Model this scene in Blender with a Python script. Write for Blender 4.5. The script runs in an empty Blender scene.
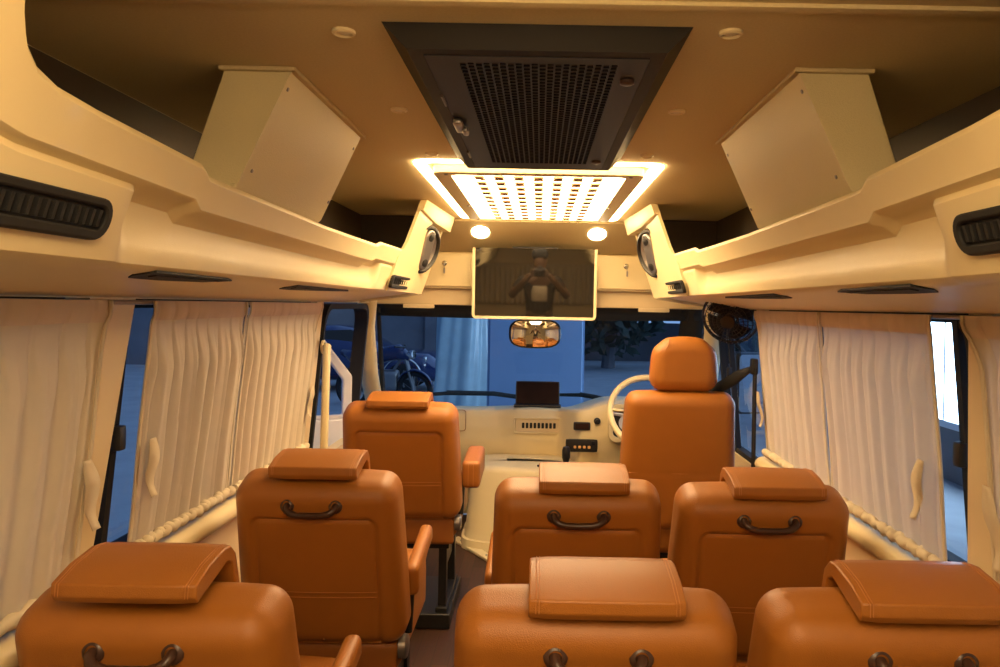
import bpy, bmesh, math, random
from mathutils import Vector, Matrix, Euler
random.seed(7)
PI = math.pi
sc = bpy.context.scene
COL = sc.collection
EYE = 1.40          # eye height above the bus floor
CX = -0.012         # centre line of the bus


# ------------------------------------------------------------------ materials
def mat(name, col, rough=.5, metal=0., noise=60., var=.06, bump=.0, bscale=None, spec=.5, coat=0., sheen=0., stretch=None):
    m = bpy.data.materials.new(name); m.use_nodes = True
    nt = m.node_tree; n = nt.nodes; b = n['Principled BSDF']
    tc = n.new('ShaderNodeTexCoord'); mp = n.new('ShaderNodeMapping'); nz = n.new('ShaderNodeTexNoise')
    nt.links.new(tc.outputs['Object'], mp.inputs[0]); nt.links.new(mp.outputs[0], nz.inputs['Vector'])
    if stretch: mp.inputs['Scale'].default_value = stretch
    nz.inputs['Scale'].default_value = noise; nz.inputs['Detail'].default_value = 3
    mx = n.new('ShaderNodeMix'); mx.data_type = 'RGBA'
    lo = [c * (1 - var) for c in col]; hi = [min(1, c * (1 + var)) for c in col]
    mx.inputs['A'].default_value = (*lo, 1); mx.inputs['B'].default_value = (*hi, 1)
    nt.links.new(nz.outputs['Fac'], mx.inputs['Factor']); nt.links.new(mx.outputs['Result'], b.inputs['Base Color'])
    b.inputs['Roughness'].default_value = rough; b.inputs['Metallic'].default_value = metal
    b.inputs['Specular IOR Level'].default_value = spec
    b.inputs['Coat Weight'].default_value = coat
    if sheen: b.inputs['Sheen Weight'].default_value = sheen
    if bump:
        bp = n.new('ShaderNodeBump'); bp.inputs['Strength'].default_value = bump; bp.inputs['Distance'].default_value = .002
        v = n.new('ShaderNodeTexVoronoi'); v.inputs['Scale'].default_value = bscale or noise * 4
        nt.links.new(mp.outputs[0], v.inputs['Vector'])
        nt.links.new(v.outputs['Distance'], bp.inputs['Height']); nt.links.new(bp.outputs[0], b.inputs['Normal'])
    return m


def emis(name, col, s):
    m = mat(name, (.8, .8, .8), .5)
    b = m.node_tree.nodes['Principled BSDF']
    b.inputs['Emission Color'].default_value = (*col, 1); b.inputs['Emission Strength'].default_value = s
    return m


def glassmat(name, tint, ior=1.5, rough=0.):
    m = bpy.data.materials.new(name); m.use_nodes = True
    nt = m.node_tree; n = nt.nodes; n.remove(n['Principled BSDF']); out = n['Material Output']
    t = n.new('ShaderNodeBsdfTransparent'); g = n.new('ShaderNodeBsdfGlossy')
    ge = n.new('ShaderNodeNewGeometry'); dt = n.new('ShaderNodeVectorMath'); dt.operation = 'DOT_PRODUCT'
    nt.links.new(ge.outputs['Incoming'], dt.inputs[0]); nt.links.new(ge.outputs['Normal'], dt.inputs[1])
    def mth(op, a, b=None):
        q = n.new('ShaderNodeMath'); q.operation = op
        for k, v in enumerate((a, b)):
            if v is None: continue
            if isinstance(v, (int, float)): q.inputs[k].default_value = v
            else: nt.links.new(v, q.inputs[k])
        return q.outputs[0]
    F0 = ((ior - 1) / (ior + 1)) ** 2
    fr = mth('ADD', mth('MULTIPLY', mth('POWER', mth('SUBTRACT', 1., mth('ABSOLUTE', dt.outputs['Value'])), 5.), 1 - F0), F0)
    nz = n.new('ShaderNodeTexNoise'); nz.inputs['Scale'].default_value = 3
    cr = n.new('ShaderNodeMapRange'); cr.inputs['To Min'].default_value = rough; cr.inputs['To Max'].default_value = rough + .01
    nt.links.new(nz.outputs['Fac'], cr.inputs['Value']); nt.links.new(cr.outputs[0], g.inputs['Roughness'])
    t.inputs['Color'].default_value = (*tint, 1)
    mx = n.new('ShaderNodeMixShader')
    nt.links.new(fr, mx.inputs[0]); nt.links.new(t.outputs[0], mx.inputs[1]); nt.links.new(g.outputs[0], mx.inputs[2])
    nt.links.new(mx.outputs[0], out.inputs[0])
    return m


def cloth(name, col, trans, tcol):
    m = mat(name, col, .9, noise=25, var=.05, bump=.15, bscale=900, spec=.1)
    nt = m.node_tree; n = nt.nodes; b = n['Principled BSDF']; out = n['Material Output']
    t = n.new('ShaderNodeBsdfTranslucent'); t.inputs['Color'].default_value = (*tcol, 1)
    mx = n.new('ShaderNodeMixShader'); mx.inputs[0].default_value = trans
    nt.links.new(b.outputs[0], mx.inputs[1]); nt.links.new(t.outputs[0], mx.inputs[2]); nt.links.new(mx.outputs[0], out.inputs[0])
    return m


M = {}
M['cream'] = mat('cream plastic', (.80, .67, .385), .46, noise=8, var=.03, bump=.05, bscale=500, coat=.04)
M['cream2'] = mat('cream wall panel', (.72, .58, .35), .5, noise=6, var=.05)
M['ceil'] = mat('tan roof lining', (.64, .53, .31), .8, noise=220, var=.10, bump=.1, bscale=900, spec=.2)
M['duct'] = mat('beige textured sheet', (.70, .61, .36), .45, noise=400, var=.06, bump=.25, bscale=420)
M['leather'] = mat('orange tan leather', (.35, .126, .018), .44, noise=14, var=.07, bump=.22, bscale=520)
M['leather_d'] = mat('orange tan leather panel', (.30, .10, .015), .5, noise=14, var=.08, bump=.35, bscale=520)
M['thread'] = mat('pale orange thread', (.50, .20, .055), .6)
M['handle'] = mat('dark brown plastic', (.055, .026, .018), .33, noise=30, var=.15)
M['black'] = mat('black plastic', (.012, .011, .011), .42, noise=40, var=.2)
M['blackm'] = mat('black rubber', (.008, .008, .009), .7, noise=40, var=.2)
M['dmetal'] = mat('dark blue grey metal', (.011, .012, .018), .45, spec=.25, metal=.0, noise=30, var=.12)
M['dbezel'] = mat('dark brown bezel', (.010, .007, .005), .55, spec=.25, noise=30, var=.12)
M['chrome'] = mat('chrome', (.75, .72, .68), .15, metal=1.)
M['steel'] = mat('grey steel', (.32, .30, .29), .35, metal=.8)
M['lattice'] = mat('brown lattice tile', (.34, .20, .09), .6)
M['frame'] = mat('cream frame', (.84, .72, .46), .3, noise=8, var=.03)
M['tabletscreen'] = mat('dark brown screen', (.03, .012, .008), .55, noise=12, var=.3, spec=.15)
M['white'] = mat('white paint', (.8, .8, .82), .3, noise=5, var=.03)
M['curtain'] = cloth('pale curtain cloth', (.74, .65, .47), .20, (.75, .70, .60))
M['tie'] = cloth('cream tieback cloth', (.78, .68, .50), .2, (.75, .7, .55))
M['curtainband'] = cloth('curtain heading cloth', (.74, .62, .50), .15, (.6, .5, .4))
M['glass'] = glassmat('clear window glass', (.75, .84, .95), 1.25)
M['wglass'] = glassmat('windscreen glass', (.66, .76, .88), 1.13)
M['led'] = emis('warm led diffuser', (1, .70, .38), 16.)
M['strip'] = emis('warm led strip', (1, .68, .33), 26.)
M['led_dim'] = emis('warm led diffuser, rear lamp', (1, .70, .38), 10.)
M['strip_dim'] = emis('warm led strip, rear lamp', (1, .64, .28), 10.)
M['down'] = emis('warm downlight lens', (1, .74, .42), 30.)
M['lens_off'] = mat('frosted lens', (.75, .66, .50), .35)
M['mirror'] = mat('mirror glass', (.9, .9, .9), .02, metal=1., var=.01)
M['tvglass'] = mat('black tv glass', (.012, .011, .010), .03, spec=1., coat=1., noise=4)
M['tvglass'].node_tree.nodes['Principled BSDF'].inputs['IOR'].default_value = 1.9
M['skin'] = mat('skin', (.13, .07, .04), .5)
M['shirt'] = mat('dark shirt cloth', (.02, .018, .018), .9)
M['print'] = mat('pale shirt print', (.55, .47, .35), .9, noise=30, var=.4)
M['trouser'] = mat('dark trouser cloth', (.03, .03, .04), .9)
M['ground'] = mat('yard concrete', (.30, .33, .36), .8, noise=2, var=.25, bump=.2, bscale=30)
M['bluewall'] = mat('blue painted sheet', (.26, .38, .56), .55, noise=3, var=.08)
M['greywall'] = mat('grey yard wall', (.16, .16, .18), .9, noise=2, var=.3)
M['leaf'] = mat('dark foliage', (.03, .05, .04), .8, noise=6, var=.5)
M['plastic'] = mat('translucent plastic sheet', (.45, .60, .64), .22, noise=5, var=.2)
M['carblue'] = mat('dark blue car paint', (.012, .025, .10), .16, noise=3, coat=.8)
M['gap_glow'] = emis('glow panel', (.62, .82, 1.0), 11.)  # added cool glow behind the gap in the right curtains
M['shade_liner'] = mat('dark brown shade lining', (.06, .042, .026), .45, noise=90, var=.15)  # lining colour darkened to hold the shade inside the racks
M['amber'] = mat('amber button', (.75, .42, .15), .4)


def floor_mat():
    m = bpy.data.materials.new('dark wood vinyl'); m.use_nodes = True
    nt = m.node_tree; n = nt.nodes; b = n['Principled BSDF']
    tc = n.new('ShaderNodeTexCoord'); mp = n.new('ShaderNodeMapping'); mp.inputs['Rotation'].default_value = (0, 0, PI / 2)
    br = n.new('ShaderNodeTexBrick'); br.inputs['Scale'].default_value = 4.5; br.inputs['Mortar Size'].default_value = .004
    br.inputs['Color1'].default_value = (.050, .018, .009, 1); br.inputs['Color2'].default_value = (.10, .040, .020, 1)
    br.inputs['Mortar'].default_value = (.015, .007, .005, 1); br.inputs['Brick Width'].default_value = 1.4; br.inputs['Row Height'].default_value = .3
    nz = n.new('ShaderNodeTexNoise'); nz.inputs['Scale'].default_value = 4
    mp2 = n.new('ShaderNodeMapping'); mp2.inputs['Scale'].default_value = (30, 2, 1)
    mx = n.new('ShaderNodeMix'); mx.data_type = 'RGBA'; mx.blend_type = 'MULTIPLY'; mx.inputs['Factor'].default_value = .6
    nt.links.new(tc.outputs['Object'], mp.inputs[0]); nt.links.new(mp.outputs[0], br.inputs['Vector'])
    nt.links.new(tc.outputs['Object'], mp2.inputs[0]); nt.links.new(mp2.outputs[0], nz.inputs['Vector'])
    nt.links.new(br.outputs['Color'], mx.inputs['A']); nt.links.new(nz.outputs['Color'], mx.inputs['B'])
    nt.links.new(mx.outputs['Result'], b.inputs['Base Color']); b.inputs['Roughness'].default_value = .55
    return m


M['floor'] = floor_mat()


# ------------------------------------------------------------------ mesh helpers
class MB:
    def __init__(s): s.bm = bmesh.new()

    def _add(s, verts, faces, mtx=None):
        vs = [s.bm.verts.new(mtx @ Vector(v) if mtx else Vector(v)) for v in verts]
        for f in faces:
            try: s.bm.faces.new([vs[i] for i in f])
            except ValueError: pass
        return s

    def box(s, c, size, mtx=None):
        x, y, z = c; a, b, d = size[0] / 2, size[1] / 2, size[2] / 2
        v = [(x + i * a, y + j * b, z + k * d) for i in (-1, 1) for j in (-1, 1) for k in (-1, 1)]
        return s._add(v, [(0, 1, 3, 2), (4, 6, 7, 5), (0, 4, 5, 1), (2, 3, 7, 6), (0, 2, 6, 4), (1, 5, 7, 3)], mtx)

    def rbox(s, c, half, r, n=(8, 8, 8), fn=None, mtx=None):
        """rounded box on a grid; fn(p, raw) deforms each point (p about the centre)"""
        hx, hy, hz = half; idx = {}; V = []
        def ax(i, N, h):
            # denser points near the rounded rims
            t = i / N
            return -h + 2 * h * t
        def vid(i, j, k):
            key = (i, j, k)
            if key in idx: return idx[key]
            p = Vector((ax(i, n[0], hx), ax(j, n[1], hy), ax(k, n[2], hz)))
            q = Vector((max(-hx + r, min(hx - r, p.x)), max(-hy + r, min(hy - r, p.y)), max(-hz + r, min(hz - r, p.z))))
            d = p - q
            if d.length > 1e-9:
                m_ = max(abs(d.x), abs(d.y), abs(d.z))
                p2 = q + d.normalized() * m_
            else: p2 = p
            if fn: p2 = fn(p2.copy(), p)
            p2 = Vector(p2) + Vector(c)
            if mtx: p2 = mtx @ p2
            idx[key] = s.bm.verts.new(p2); return idx[key]
        nx, ny, nz = n
        def quad(a, b, c_, d):
            try: s.bm.faces.new((vid(*a), vid(*b), vid(*c_), vid(*d)))
            except ValueError: pass
        for i in range(nx):
            for k in range(nz):
                quad((i, 0, k), (i + 1, 0, k), (i + 1, 0, k + 1), (i, 0, k + 1))
                quad((i, ny, k), (i, ny, k + 1), (i + 1, ny, k + 1), (i + 1, ny, k))
            for j in range(ny):
                quad((i, j, 0), (i, j + 1, 0), (i + 1, j + 1, 0), (i + 1, j, 0))
                quad((i, j, nz), (i + 1, j, nz), (i + 1, j + 1, nz), (i, j + 1, nz))
        for j in range(ny):
            for k in range(nz):
                quad((0, j, k), (0, j, k + 1), (0, j + 1, k + 1), (0, j + 1, k))
                quad((nx, j, k), (nx, j + 1, k), (nx, j + 1, k + 1), (nx, j, k + 1))
        return s

    def tube(s, pts, r, seg=10, closed=False, cap=True, flat=None):
        pts = [Vector(p) for p in pts]; N = len(pts); rings = []
        up = Vector((0, 0, 1)); prev = None
        for i, p in enumerate(pts):
            a = pts[(i - 1) % N] if (i > 0 or closed) else p
            b = pts[(i + 1) % N] if (i < N - 1 or closed) else p
            t = (b - a).normalized()
            if prev is None:
                ref = up if abs(t.dot(up)) < .9 else Vector((1, 0, 0))
                nrm = (ref - t * ref.dot(t)).normalized()
            else:
                nrm = (prev - t * prev.dot(t)).normalized()
            prev = nrm; bi = t.cross(nrm)
            rr = r[i] if isinstance(r, (list, tuple)) else r
            fx, fy = flat or (1, 1)
            rings.append([s.bm.verts.new(p + nrm * math.cos(2 * PI * k / seg) * rr * fx + bi * math.sin(2 * PI * k / seg) * rr * fy) for k in range(seg)])
        R = range(N) if closed else range(N - 1)
        for i in R:
            A, B = rings[i], rings[(i + 1) % N]
            for k in range(seg):
                s.bm.faces.new((A[k], A[(k + 1) % seg], B[(k + 1) % seg], B[k]))
        if cap and not closed:
            s.bm.faces.new(rings[0][::-1]); s.bm.faces.new(rings[-1])
        return s

    def lathe(s, prof, mtx=None, seg=28):
        """prof: (r, h) pairs turned about local z"""
        rings = []
        for r, h in prof:
            if r < 1e-6:
                v = Vector((0, 0, h)); rings.append([s.bm.verts.new(mtx @ v if mtx else v)])
            else:
                ring = []
                for k in range(seg):
                    v = Vector((r * math.cos(2 * PI * k / seg), r * math.sin(2 * PI * k / seg), h))
                    ring.append(s.bm.verts.new(mtx @ v if mtx else v))
                rings.append(ring)
        for A, B in zip(rings, rings[1:]):
            for k in range(seg):
                a = [A[0]] if len(A) == 1 else [A[k], A[(k + 1) % seg]]
                b = [B[0]] if len(B) == 1 else [B[(k + 1) % seg], B[k]]
                if len(a) + len(b) > 2: s.bm.faces.new(a + b)
        return s

    def grid(s, fn, nu, nv, wrap=False):
        V = [[s.bm.verts.new(fn(i / nu, j / nv)) for j in range(nv + 1)] for i in range(nu + (0 if wrap else 1))]
        for i in range(nu):
            A = V[i]; B = V[(i + 1) % len(V)]
            for j in range(nv): s.bm.faces.new((A[j], B[j], B[j + 1], A[j + 1]))
        return s

    def prism(s, poly, f0, f1):
        """poly of 2D points; f0(a,b) and f1(a,b) give the two faces' 3D points"""
        A = [s.bm.verts.new(f0(*p)) for p in poly]; B = [s.bm.verts.new(f1(*p)) for p in poly]
        n = len(poly)
        s.bm.faces.new(A[::-1]); s.bm.faces.new(B)
        for i in range(n): s.bm.faces.new((A[i], A[(i + 1) % n], B[(i + 1) % n], B[i]))
        return s

    def plate(s, outer, inner, f0, f1):
        """a frame between two loops of the same count"""
        n = len(outer)
        L = [[s.bm.verts.new(f(*p)) for p in lp] for lp in (outer, inner) for f in (f0, f1)]
        o0, o1, i0, i1 = L
        for k in range(n):
            q = (k + 1) % n
            for a, b in ((o0, i0), (i1, o1), (o1, o0), (i0, i1)):
                s.bm.faces.new((a[k], a[q], b[q], b[k]))
        return s


def rrect(x0, y0, x1, y1, r, n=5):
    pts = []
    for cx, cy, a0 in ((x1 - r, y1 - r, 0), (x0 + r, y1 - r, PI / 2), (x0 + r, y0 + r, PI), (x1 - r, y0 + r, 1.5 * PI)):
        for k in range(n + 1):
            a = a0 + PI / 2 * k / n
            pts.append((cx + r * math.cos(a), cy + r * math.sin(a)))
    return pts


def wloc(o):
    v = Vector((0, 0, 0))
    while o: v += o.location; o = o.parent
    return v


def obj(name, mb, m, parent=None, smooth=40, bevel=0, bseg=2, solid=0, sub=0):
    bm = mb.bm
    bmesh.ops.recalc_face_normals(bm, faces=bm.faces)
    me = bpy.data.meshes.new(name)
    xs = [v.co for v in bm.verts]
    if parent is None:
        lo = Vector([min(v[i] for v in xs) for i in range(3)]); hi = Vector([max(v[i] for v in xs) for i in range(3)])
        off = Vector(((lo.x + hi.x) / 2, (lo.y + hi.y) / 2, lo.z))
    else: off = wloc(parent)
    bmesh.ops.translate(bm, verts=bm.verts, vec=-off)
    bm.to_mesh(me); bm.free()
    me.materials.append(M[m] if isinstance(m, str) else m)
    o = bpy.data.objects.new(name, me); COL.objects.link(o)
    if parent is None: o.location = off
    else: o.parent = parent
    if smooth is not None:
        for p in me.polygons: p.use_smooth = True
        me.set_sharp_from_angle(angle=math.radians(smooth))
    if solid:
        q = o.modifiers.new('s', 'SOLIDIFY'); q.thickness = solid; q.offset = 0
    if bevel:
        q = o.modifiers.new('b', 'BEVEL'); q.width = bevel; q.segments = bseg; q.limit_method = 'ANGLE'; q.angle_limit = math.radians(35)
    if sub:
        q = o.modifiers.new('u', 'SUBSURF'); q.levels = sub; q.render_levels = sub
    return o


def tag(o, label=None, cat=None, group=None, kind=None):
    if label: o['label'] = label
    if cat: o['category'] = cat
    if group: o['group'] = group
    if kind: o['kind'] = kind
    return o


def thing(name, label, cat, loc=(0, 0, 0), group=None):
    o = bpy.data.objects.new(name, None); COL.objects.link(o); o.location = loc; o.empty_display_size = .1
    return tag(o, label, cat, group)


def struct(name, mb, m, parent=None, **k):
    o = obj(name, mb, m, parent, **k)
    if parent is None: o['kind'] = 'structure'
    return o


def dup(root, label=None):
    def cp(o, par):
        c = o.copy(); COL.objects.link(c); c.parent = par
        for ch in [x for x in kids.get(o.name, [])]: cp(ch, c)
        return c
    kids = {}
    for x in bpy.data.objects:
        if x.parent: kids.setdefault(x.parent.name, []).append(x)
    r = cp(root, None)
    if label: r['label'] = label
    return r


def smoothstep(a, b, x):
    t = max(0., min(1., (x - a) / (b - a))); return t * t * (3 - 2 * t)


def lerp(a, b, t): return a + (b - a) * t


def interp(tab, x):
    if x <= tab[0][0]: return tab[0][1]
    for (x0, y0), (x1, y1) in zip(tab, tab[1:]):
        if x <= x1: return y0 + (y1 - y0) * (x - x0) / (x1 - x0)
    return tab[-1][1]


# ------------------------------------------------------------------ the shell
ZC = EYE + .44
YR = -2.5
CYL = lambda p0, axis: Matrix.Translation(p0) @ Vector((0, 0, 1)).rotation_difference(Vector(axis)).to_matrix().to_4x4()

struct('floor', MB().box((0, 1.2, -.02), (2.0, 7.6, .04)), 'floor')
mb = MB()
mb.box((0, (YR + 3.86) / 2, ZC + .02), (1.86, 3.86 - YR, .04))
struct('ceiling', mb, 'ceil')
# lining panel in front, sloping down from the lamp to the locker
mb = MB()
mb.prism([(3.84, ZC + .04), (3.84, ZC - .012), (3.87, ZC - .018), (4.06, EYE + .286), (4.10, EYE + .286), (4.10, ZC + .04)],
         lambda a, b: (-.93, a, b), lambda a, b: (.93, a, b))
struct('trim_1', mb, 'ceil')
# cross seam of the roof lining nearest the camera
struct('trim_2', MB().rbox((0, 1.085, ZC - .003), (.9, .012, .004), .003, (4, 3, 3)), 'ceil')


def wx(z): return .90 + .09 * max(0, EYE - z) if z < EYE else .90


def wallpart(mb, s, y0, y1, z0, z1, y0t=None, y1t=None, t=.05, din=0.):
    y0t = y0 if y0t is None else y0t; y1t = y1 if y1t is None else y1t
    v = []
    for z, a, b in ((z0, y0, y1), (z1, y0t, y1t)):
        for y in (a, b):
            for d in (-din, t): v.append((s * (wx(z) + d) , y, z))
    mb._add(v, [(0, 1, 3, 2), (4, 6, 7, 5), (0, 4, 5, 1), (2, 3, 7, 6), (0, 2, 6, 4), (1, 5, 7, 3)])


ZS = .80   # window sill height
for s, nm in ((-1, 'left'), (1, 'right')):
    mb = MB()
    wallpart(mb, s, YR, 3.10, 0, ZS)
    wallpart(mb, s, 3.10, 4.10, 0, .70)
    wallpart(mb, s, 4.10, 5.3, 0, .62)
    wallpart(mb, s, YR, 4.10, EYE + .0, ZC + .04)
    for a, b, at, bt in ((YR, -2.35, YR, -2.35), (-.55, -.35, -.55, -.35), (1.50, 1.60, 1.50, 1.67) if s < 0 else (1.49, 1.655, 1.49, 1.575), (3.03, 3.12, 3.03, 3.12)):
        wallpart(mb, s, a, b, ZS, EYE, at, bt)
    struct('wall_' + nm, mb, 'cream2')
    # rounded sill ledge under the windows
    mb = MB()
    def prof(u, v, s=s):
        y = lerp(YR + .02, 3.08, u); a = v * 2 * PI
        return Vector((s * (wx(ZS) - .022 + .040 * math.cos(a)), y, ZS - .030 + .030 * math.sin(a)))
    mb.grid(prof, 4, 16)
    o = struct('trim_%d' % (3 if s < 0 else 4), mb, 'cream')
struct('wall_rear', MB().box((0, YR - .03, .92), (1.95, .06, 1.9)), 'cream2')
struct('wall_front', MB().box((0, 5.28, .31), (1.96, .06, .66)), 'cream2')
# front posts of the cab
for s, nm, n in ((-1, 'left', 5), (1, 'right', 6)):
    mb = MB()
    mb.tube([(s * .915, 3.98, EYE + .02), (s * .93, 4.0, 1.28), (s * .955, 4.22, 1.0), (s * .985, 4.62, .68)], .052, 12, flat=(1.0, .8))
    mb.box((s * .93, 4.03, .35), (.08, .14, .78))
    struct('trim_%d' % n, mb, 'cream')

# ------------------------------------------------------------------ windows
def window(n, s, y0, y1, z0, z1, slid=None, slant=0.):
    root = thing('window_%d' % n, None, None, (s * .93, (y0 + y1) / 2, z0)); root['kind'] = 'structure'
    f = MB()
    fw = .025
    def P(dx): return lambda a, b: (s * (wx(b) + dx), a, b)
    outer = rrect(y0, z0, y1, z1, .07); inner = rrect(y0 + fw, z0 + fw, y1 - fw, z1 - fw, .055)
    f.plate(outer, inner, P(.012), P(.05))
    obj('window_frame', f, 'blackm', root)
    g = MB(); g._add([P(.038)(*q) for q in rrect(y0 + .01, z0 + .01, y1 - .01, z1 - .01, .06)], [tuple(range(24))])
    obj('window_pane', g, 'glass', root, smooth=None)
    if slid:
        for k, yy in enumerate(slid):
            m_ = MB(); wallpart(m_, s, yy, yy + .022, z0, z1, t=.034, din=-.01)
            obj('window_divider', m_, 'blackm', root)
            m_ = MB(); m_.rbox((s * (wx(1.1) + .004), yy + .011, 1.09), (.012, .014, .028), .006, (4, 4, 4))
            obj('window_latch', m_, 'black', root)
    return root


wn = 1
for s in (-1, 1):
    window(wn, s, -2.35, -.55, ZS, EYE); wn += 1
    window(wn, s, -.35, 1.50, ZS, EYE); wn += 1
    window(wn, s, 1.59, 3.03, ZS, EYE + .004, slid=(1.655,) if s < 0 else (1.64,)); wn += 1
window(wn, 1, 3.12, 3.88, .70, EYE + .004, slid=(3.66,)); wn += 1

# windscreen
WT = [(-.90, 4.12, EYE + .02), (.90, 4.12, EYE + .02)]; WB = [(.955, 4.62, .62), (-.955, 4.62, .62)]
root = thing('window_%d' % wn, None, None, (0, 4.7, .62)); root['kind'] = 'structure'; wn += 1
def wsp(u, v, off=0.):   # u across, v from top to bottom, slightly bowed forward
    a = Vector(WT[0]).lerp(Vector(WT[1]), u); b = Vector(WB[1]).lerp(Vector(WB[0]), u)
    p = a.lerp(b, v); p.y += (.08 + .60 * v) * (1 - abs(2 * u - 1) ** 2.6) + off; return p
mb = MB(); mb.grid(lambda u, v: wsp(u, v), 16, 8)
obj('window_pane', mb, 'wglass', root)
mb = MB(); mb.grid(lambda u, v: wsp(u, v * .13 + .012 * math.sin(u * PI) - .02, -.012), 24, 2)
obj('sun_band', mb, 'blackm', root, solid=.003)
mb = MB(); mb.grid(lambda u, v: wsp(.935 + .065 * u, v, -.012), 3, 8)
mb.grid(lambda u, v: wsp(.012 * u, v, -.012), 2, 8)
obj('window_frame', mb, 'blackm', root, solid=.003)
for x in (-.66, .62):
    obj('clip', MB().rbox((x, 4.085, EYE - .012), (.085, .008, .011), .004, (6, 3, 3)), 'cream2', root)

# ------------------------------------------------------------------ luggage racks
def lipx(z): return .622 - .30 * z


def make_rack(s):
    side = 'left' if s < 0 else 'right'
    root = thing('luggage_rack', 'long moulded cream overhead luggage rack along the %s side of the bus' % side, 'luggage rack',
                 (s * .75 + CX, .6, EYE))
    zl = [(-2.4, .238), (.22, .240), (.27, .262), (.30, .438), (.748, .438), (.760, .38), (.770, .33), (.783, .298), (.800, .274), (.825, .256), (.87, .2445), (.95, .2390), (1.25, .2275), (1.268, .2215), (1.285, .2135), (1.32, .212), (2.05, .203), (2.62, .206), (2.67, .2185), (3.1, .224), (3.7, .224)]
    zb = [(-2.4, .17), (.30, .19), (.55, .215), (.72, .197), (.84, .177), (1.265, .166), (1.28, .158), (1.295, .151), (2.32, .144), (2.62, .144), (2.67, .155), (3.7, .158)]
    ys = [YR + .02, -2.0, -1.4, -.9, -.5, -.2, .1, .22, .24, .26, .27, .28, .29, .30, .31, .45, .55, .63, .7, .73, .745, .752, .758, .765, .772, .78, .79, .80, .812, .825, .845, .87, .9, .95, 1.0, 1.06, 1.09, 1.105, 1.12, 1.135, 1.15, 1.18, 1.22, 1.245, 1.25, 1.255, 1.26, 1.265, 1.270, 1.275, 1.28, 1.285, 1.29, 1.295, 1.305, 1.32, 1.36, 1.4, 1.6, 1.8, 2.0, 2.2, 2.35, 2.55, 2.60, 2.62, 2.635, 2.65, 2.66, 2.67, 2.69, 2.74, 2.76, 2.77, 2.78, 2.79, 2.80, 2.81, 2.82, 2.84, 2.9, 3.0, 3.3, 3.55]
    mb = MB(); rings = []
    for y in ys:
        L = interp(zl, y); B = interp(zb, y)
        r = smoothstep(1.09, 1.13, y) * (1 - smoothstep(2.77, 2.82, y))
        r = max(r, smoothstep(.12, .04, y) if False else 0)
        P = [(.895, .052), (.78, .058), (.69, .064), (.665, .085), (.660, .135), (lipx(L) + .030, L - .035), (lipx(L) + .014, L - .010), (lipx(L) + .012, L - .004), (lipx(L) + .008, L - .001), (lipx(L) + .004, L), (lipx(L) + .001, L - .003), (lipx(L) - .001, L - .010),
             (lipx(B) - .003, B + .012), (lipx(B) - .001, B + .004), (lipx(B) + .006, B - .001),
             (lipx(B) + .014 + .014 * r, B - .004), (lipx(B) + .010 + .038 * r, B - .014 - .006 * r), (lipx(.10) + .006 + .029 * r, .105), (lipx(.08) + .004 + .019 * r, .085),
             (lipx(.06) + .003 + .014 * r, .066), (lipx(.05) + .004 + .012 * r, .054), (.622 + .010 * r, .047), (.66, .041), (.75, .028), (.895, .001)]
        rings.append([mb.bm.verts.new((s * a + CX, y, EYE + z)) for a, z in P])
    for A, B_ in zip(rings, rings[1:]):
        for k in range(len(A) - 1): mb.bm.faces.new((A[k], B_[k], B_[k + 1], A[k + 1]))
    # the front end frame rising to the ceiling
    def fl(y): return .045 * smoothstep(3.35, 3.78, y)
    poly = [(3.02, .19), (3.04, .214), (3.09, .226), (3.12, .26), (3.16, .40), (3.17, .439), (3.76, .439), (3.755, .40), (3.52, .385), (3.44, .36), (3.48, .32), (3.70, .28), (3.66, .047), (3.02, .052)]
    mb.prism(poly[:4] + poly[4:8] + poly[8:], lambda a, b: (s * (lipx(b) - .004 - fl(a)) + CX, a, EYE + b), lambda a, b: (s * (lipx(b) + .010) + CX, a, EYE + b))
    # overhanging hood above the speaker
    mb.prism([(3.165, .439), (3.155, .395), (3.50, .375), (3.80, .365), (3.80, .439)], lambda a, b: (s * (lipx(b) - .018 - fl(a)) + CX, a, EYE + b), lambda a, b: (s * (lipx(b) + .010) + CX, a, EYE + b))
    # closing panel across the front end
    mb.prism([(.46, .435), (.60, .045), (.895, .002), (.895, .435)], lambda a, b: (s * a + CX, 3.74, EYE + b), lambda a, b: (s * a + CX, 3.79, EYE + b))
    obj('rack_body', mb, 'cream', root, smooth=38, bevel=.006, bseg=3)

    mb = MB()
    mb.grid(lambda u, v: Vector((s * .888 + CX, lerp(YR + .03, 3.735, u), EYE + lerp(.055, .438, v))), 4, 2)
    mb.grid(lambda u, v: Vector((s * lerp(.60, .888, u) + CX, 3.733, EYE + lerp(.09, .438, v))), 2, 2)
    obj('rack_shade_liner', mb, 'shade_liner', root, solid=.003, smooth=None)  # dark sheet: lining at the far opening, elsewhere inner shade put into colour

    def vent_plate(nm, y0, y1, z0, z1, rr, nsl, out=0.):
        zc = (z0 + z1) / 2
        X = lambda b, o: s * (lipx(b) + .004 - out - o) + CX
        f = MB()
        f.plate(rrect(y0, z0, y1, z1, rr, 6), rrect(y0 + .014, z0 + .014, y1 - .014, z1 - .012, max(.004, rr - .014), 6),
                lambda a, b: (X(b, .0), a, EYE + b), lambda a, b: (X(b, .014), a, EYE + b))
        v = obj(nm, f, 'blackm', root, bevel=.003)
        f = MB(); f.prism(rrect(y0 + .006, z0 + .006, y1 - .006, z1 - .006, max(.004, rr - .006)), lambda a, b: (X(b, .002), a, EYE + b), lambda a, b: (X(b, .005), a, EYE + b))
        f2 = MB()
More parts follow.
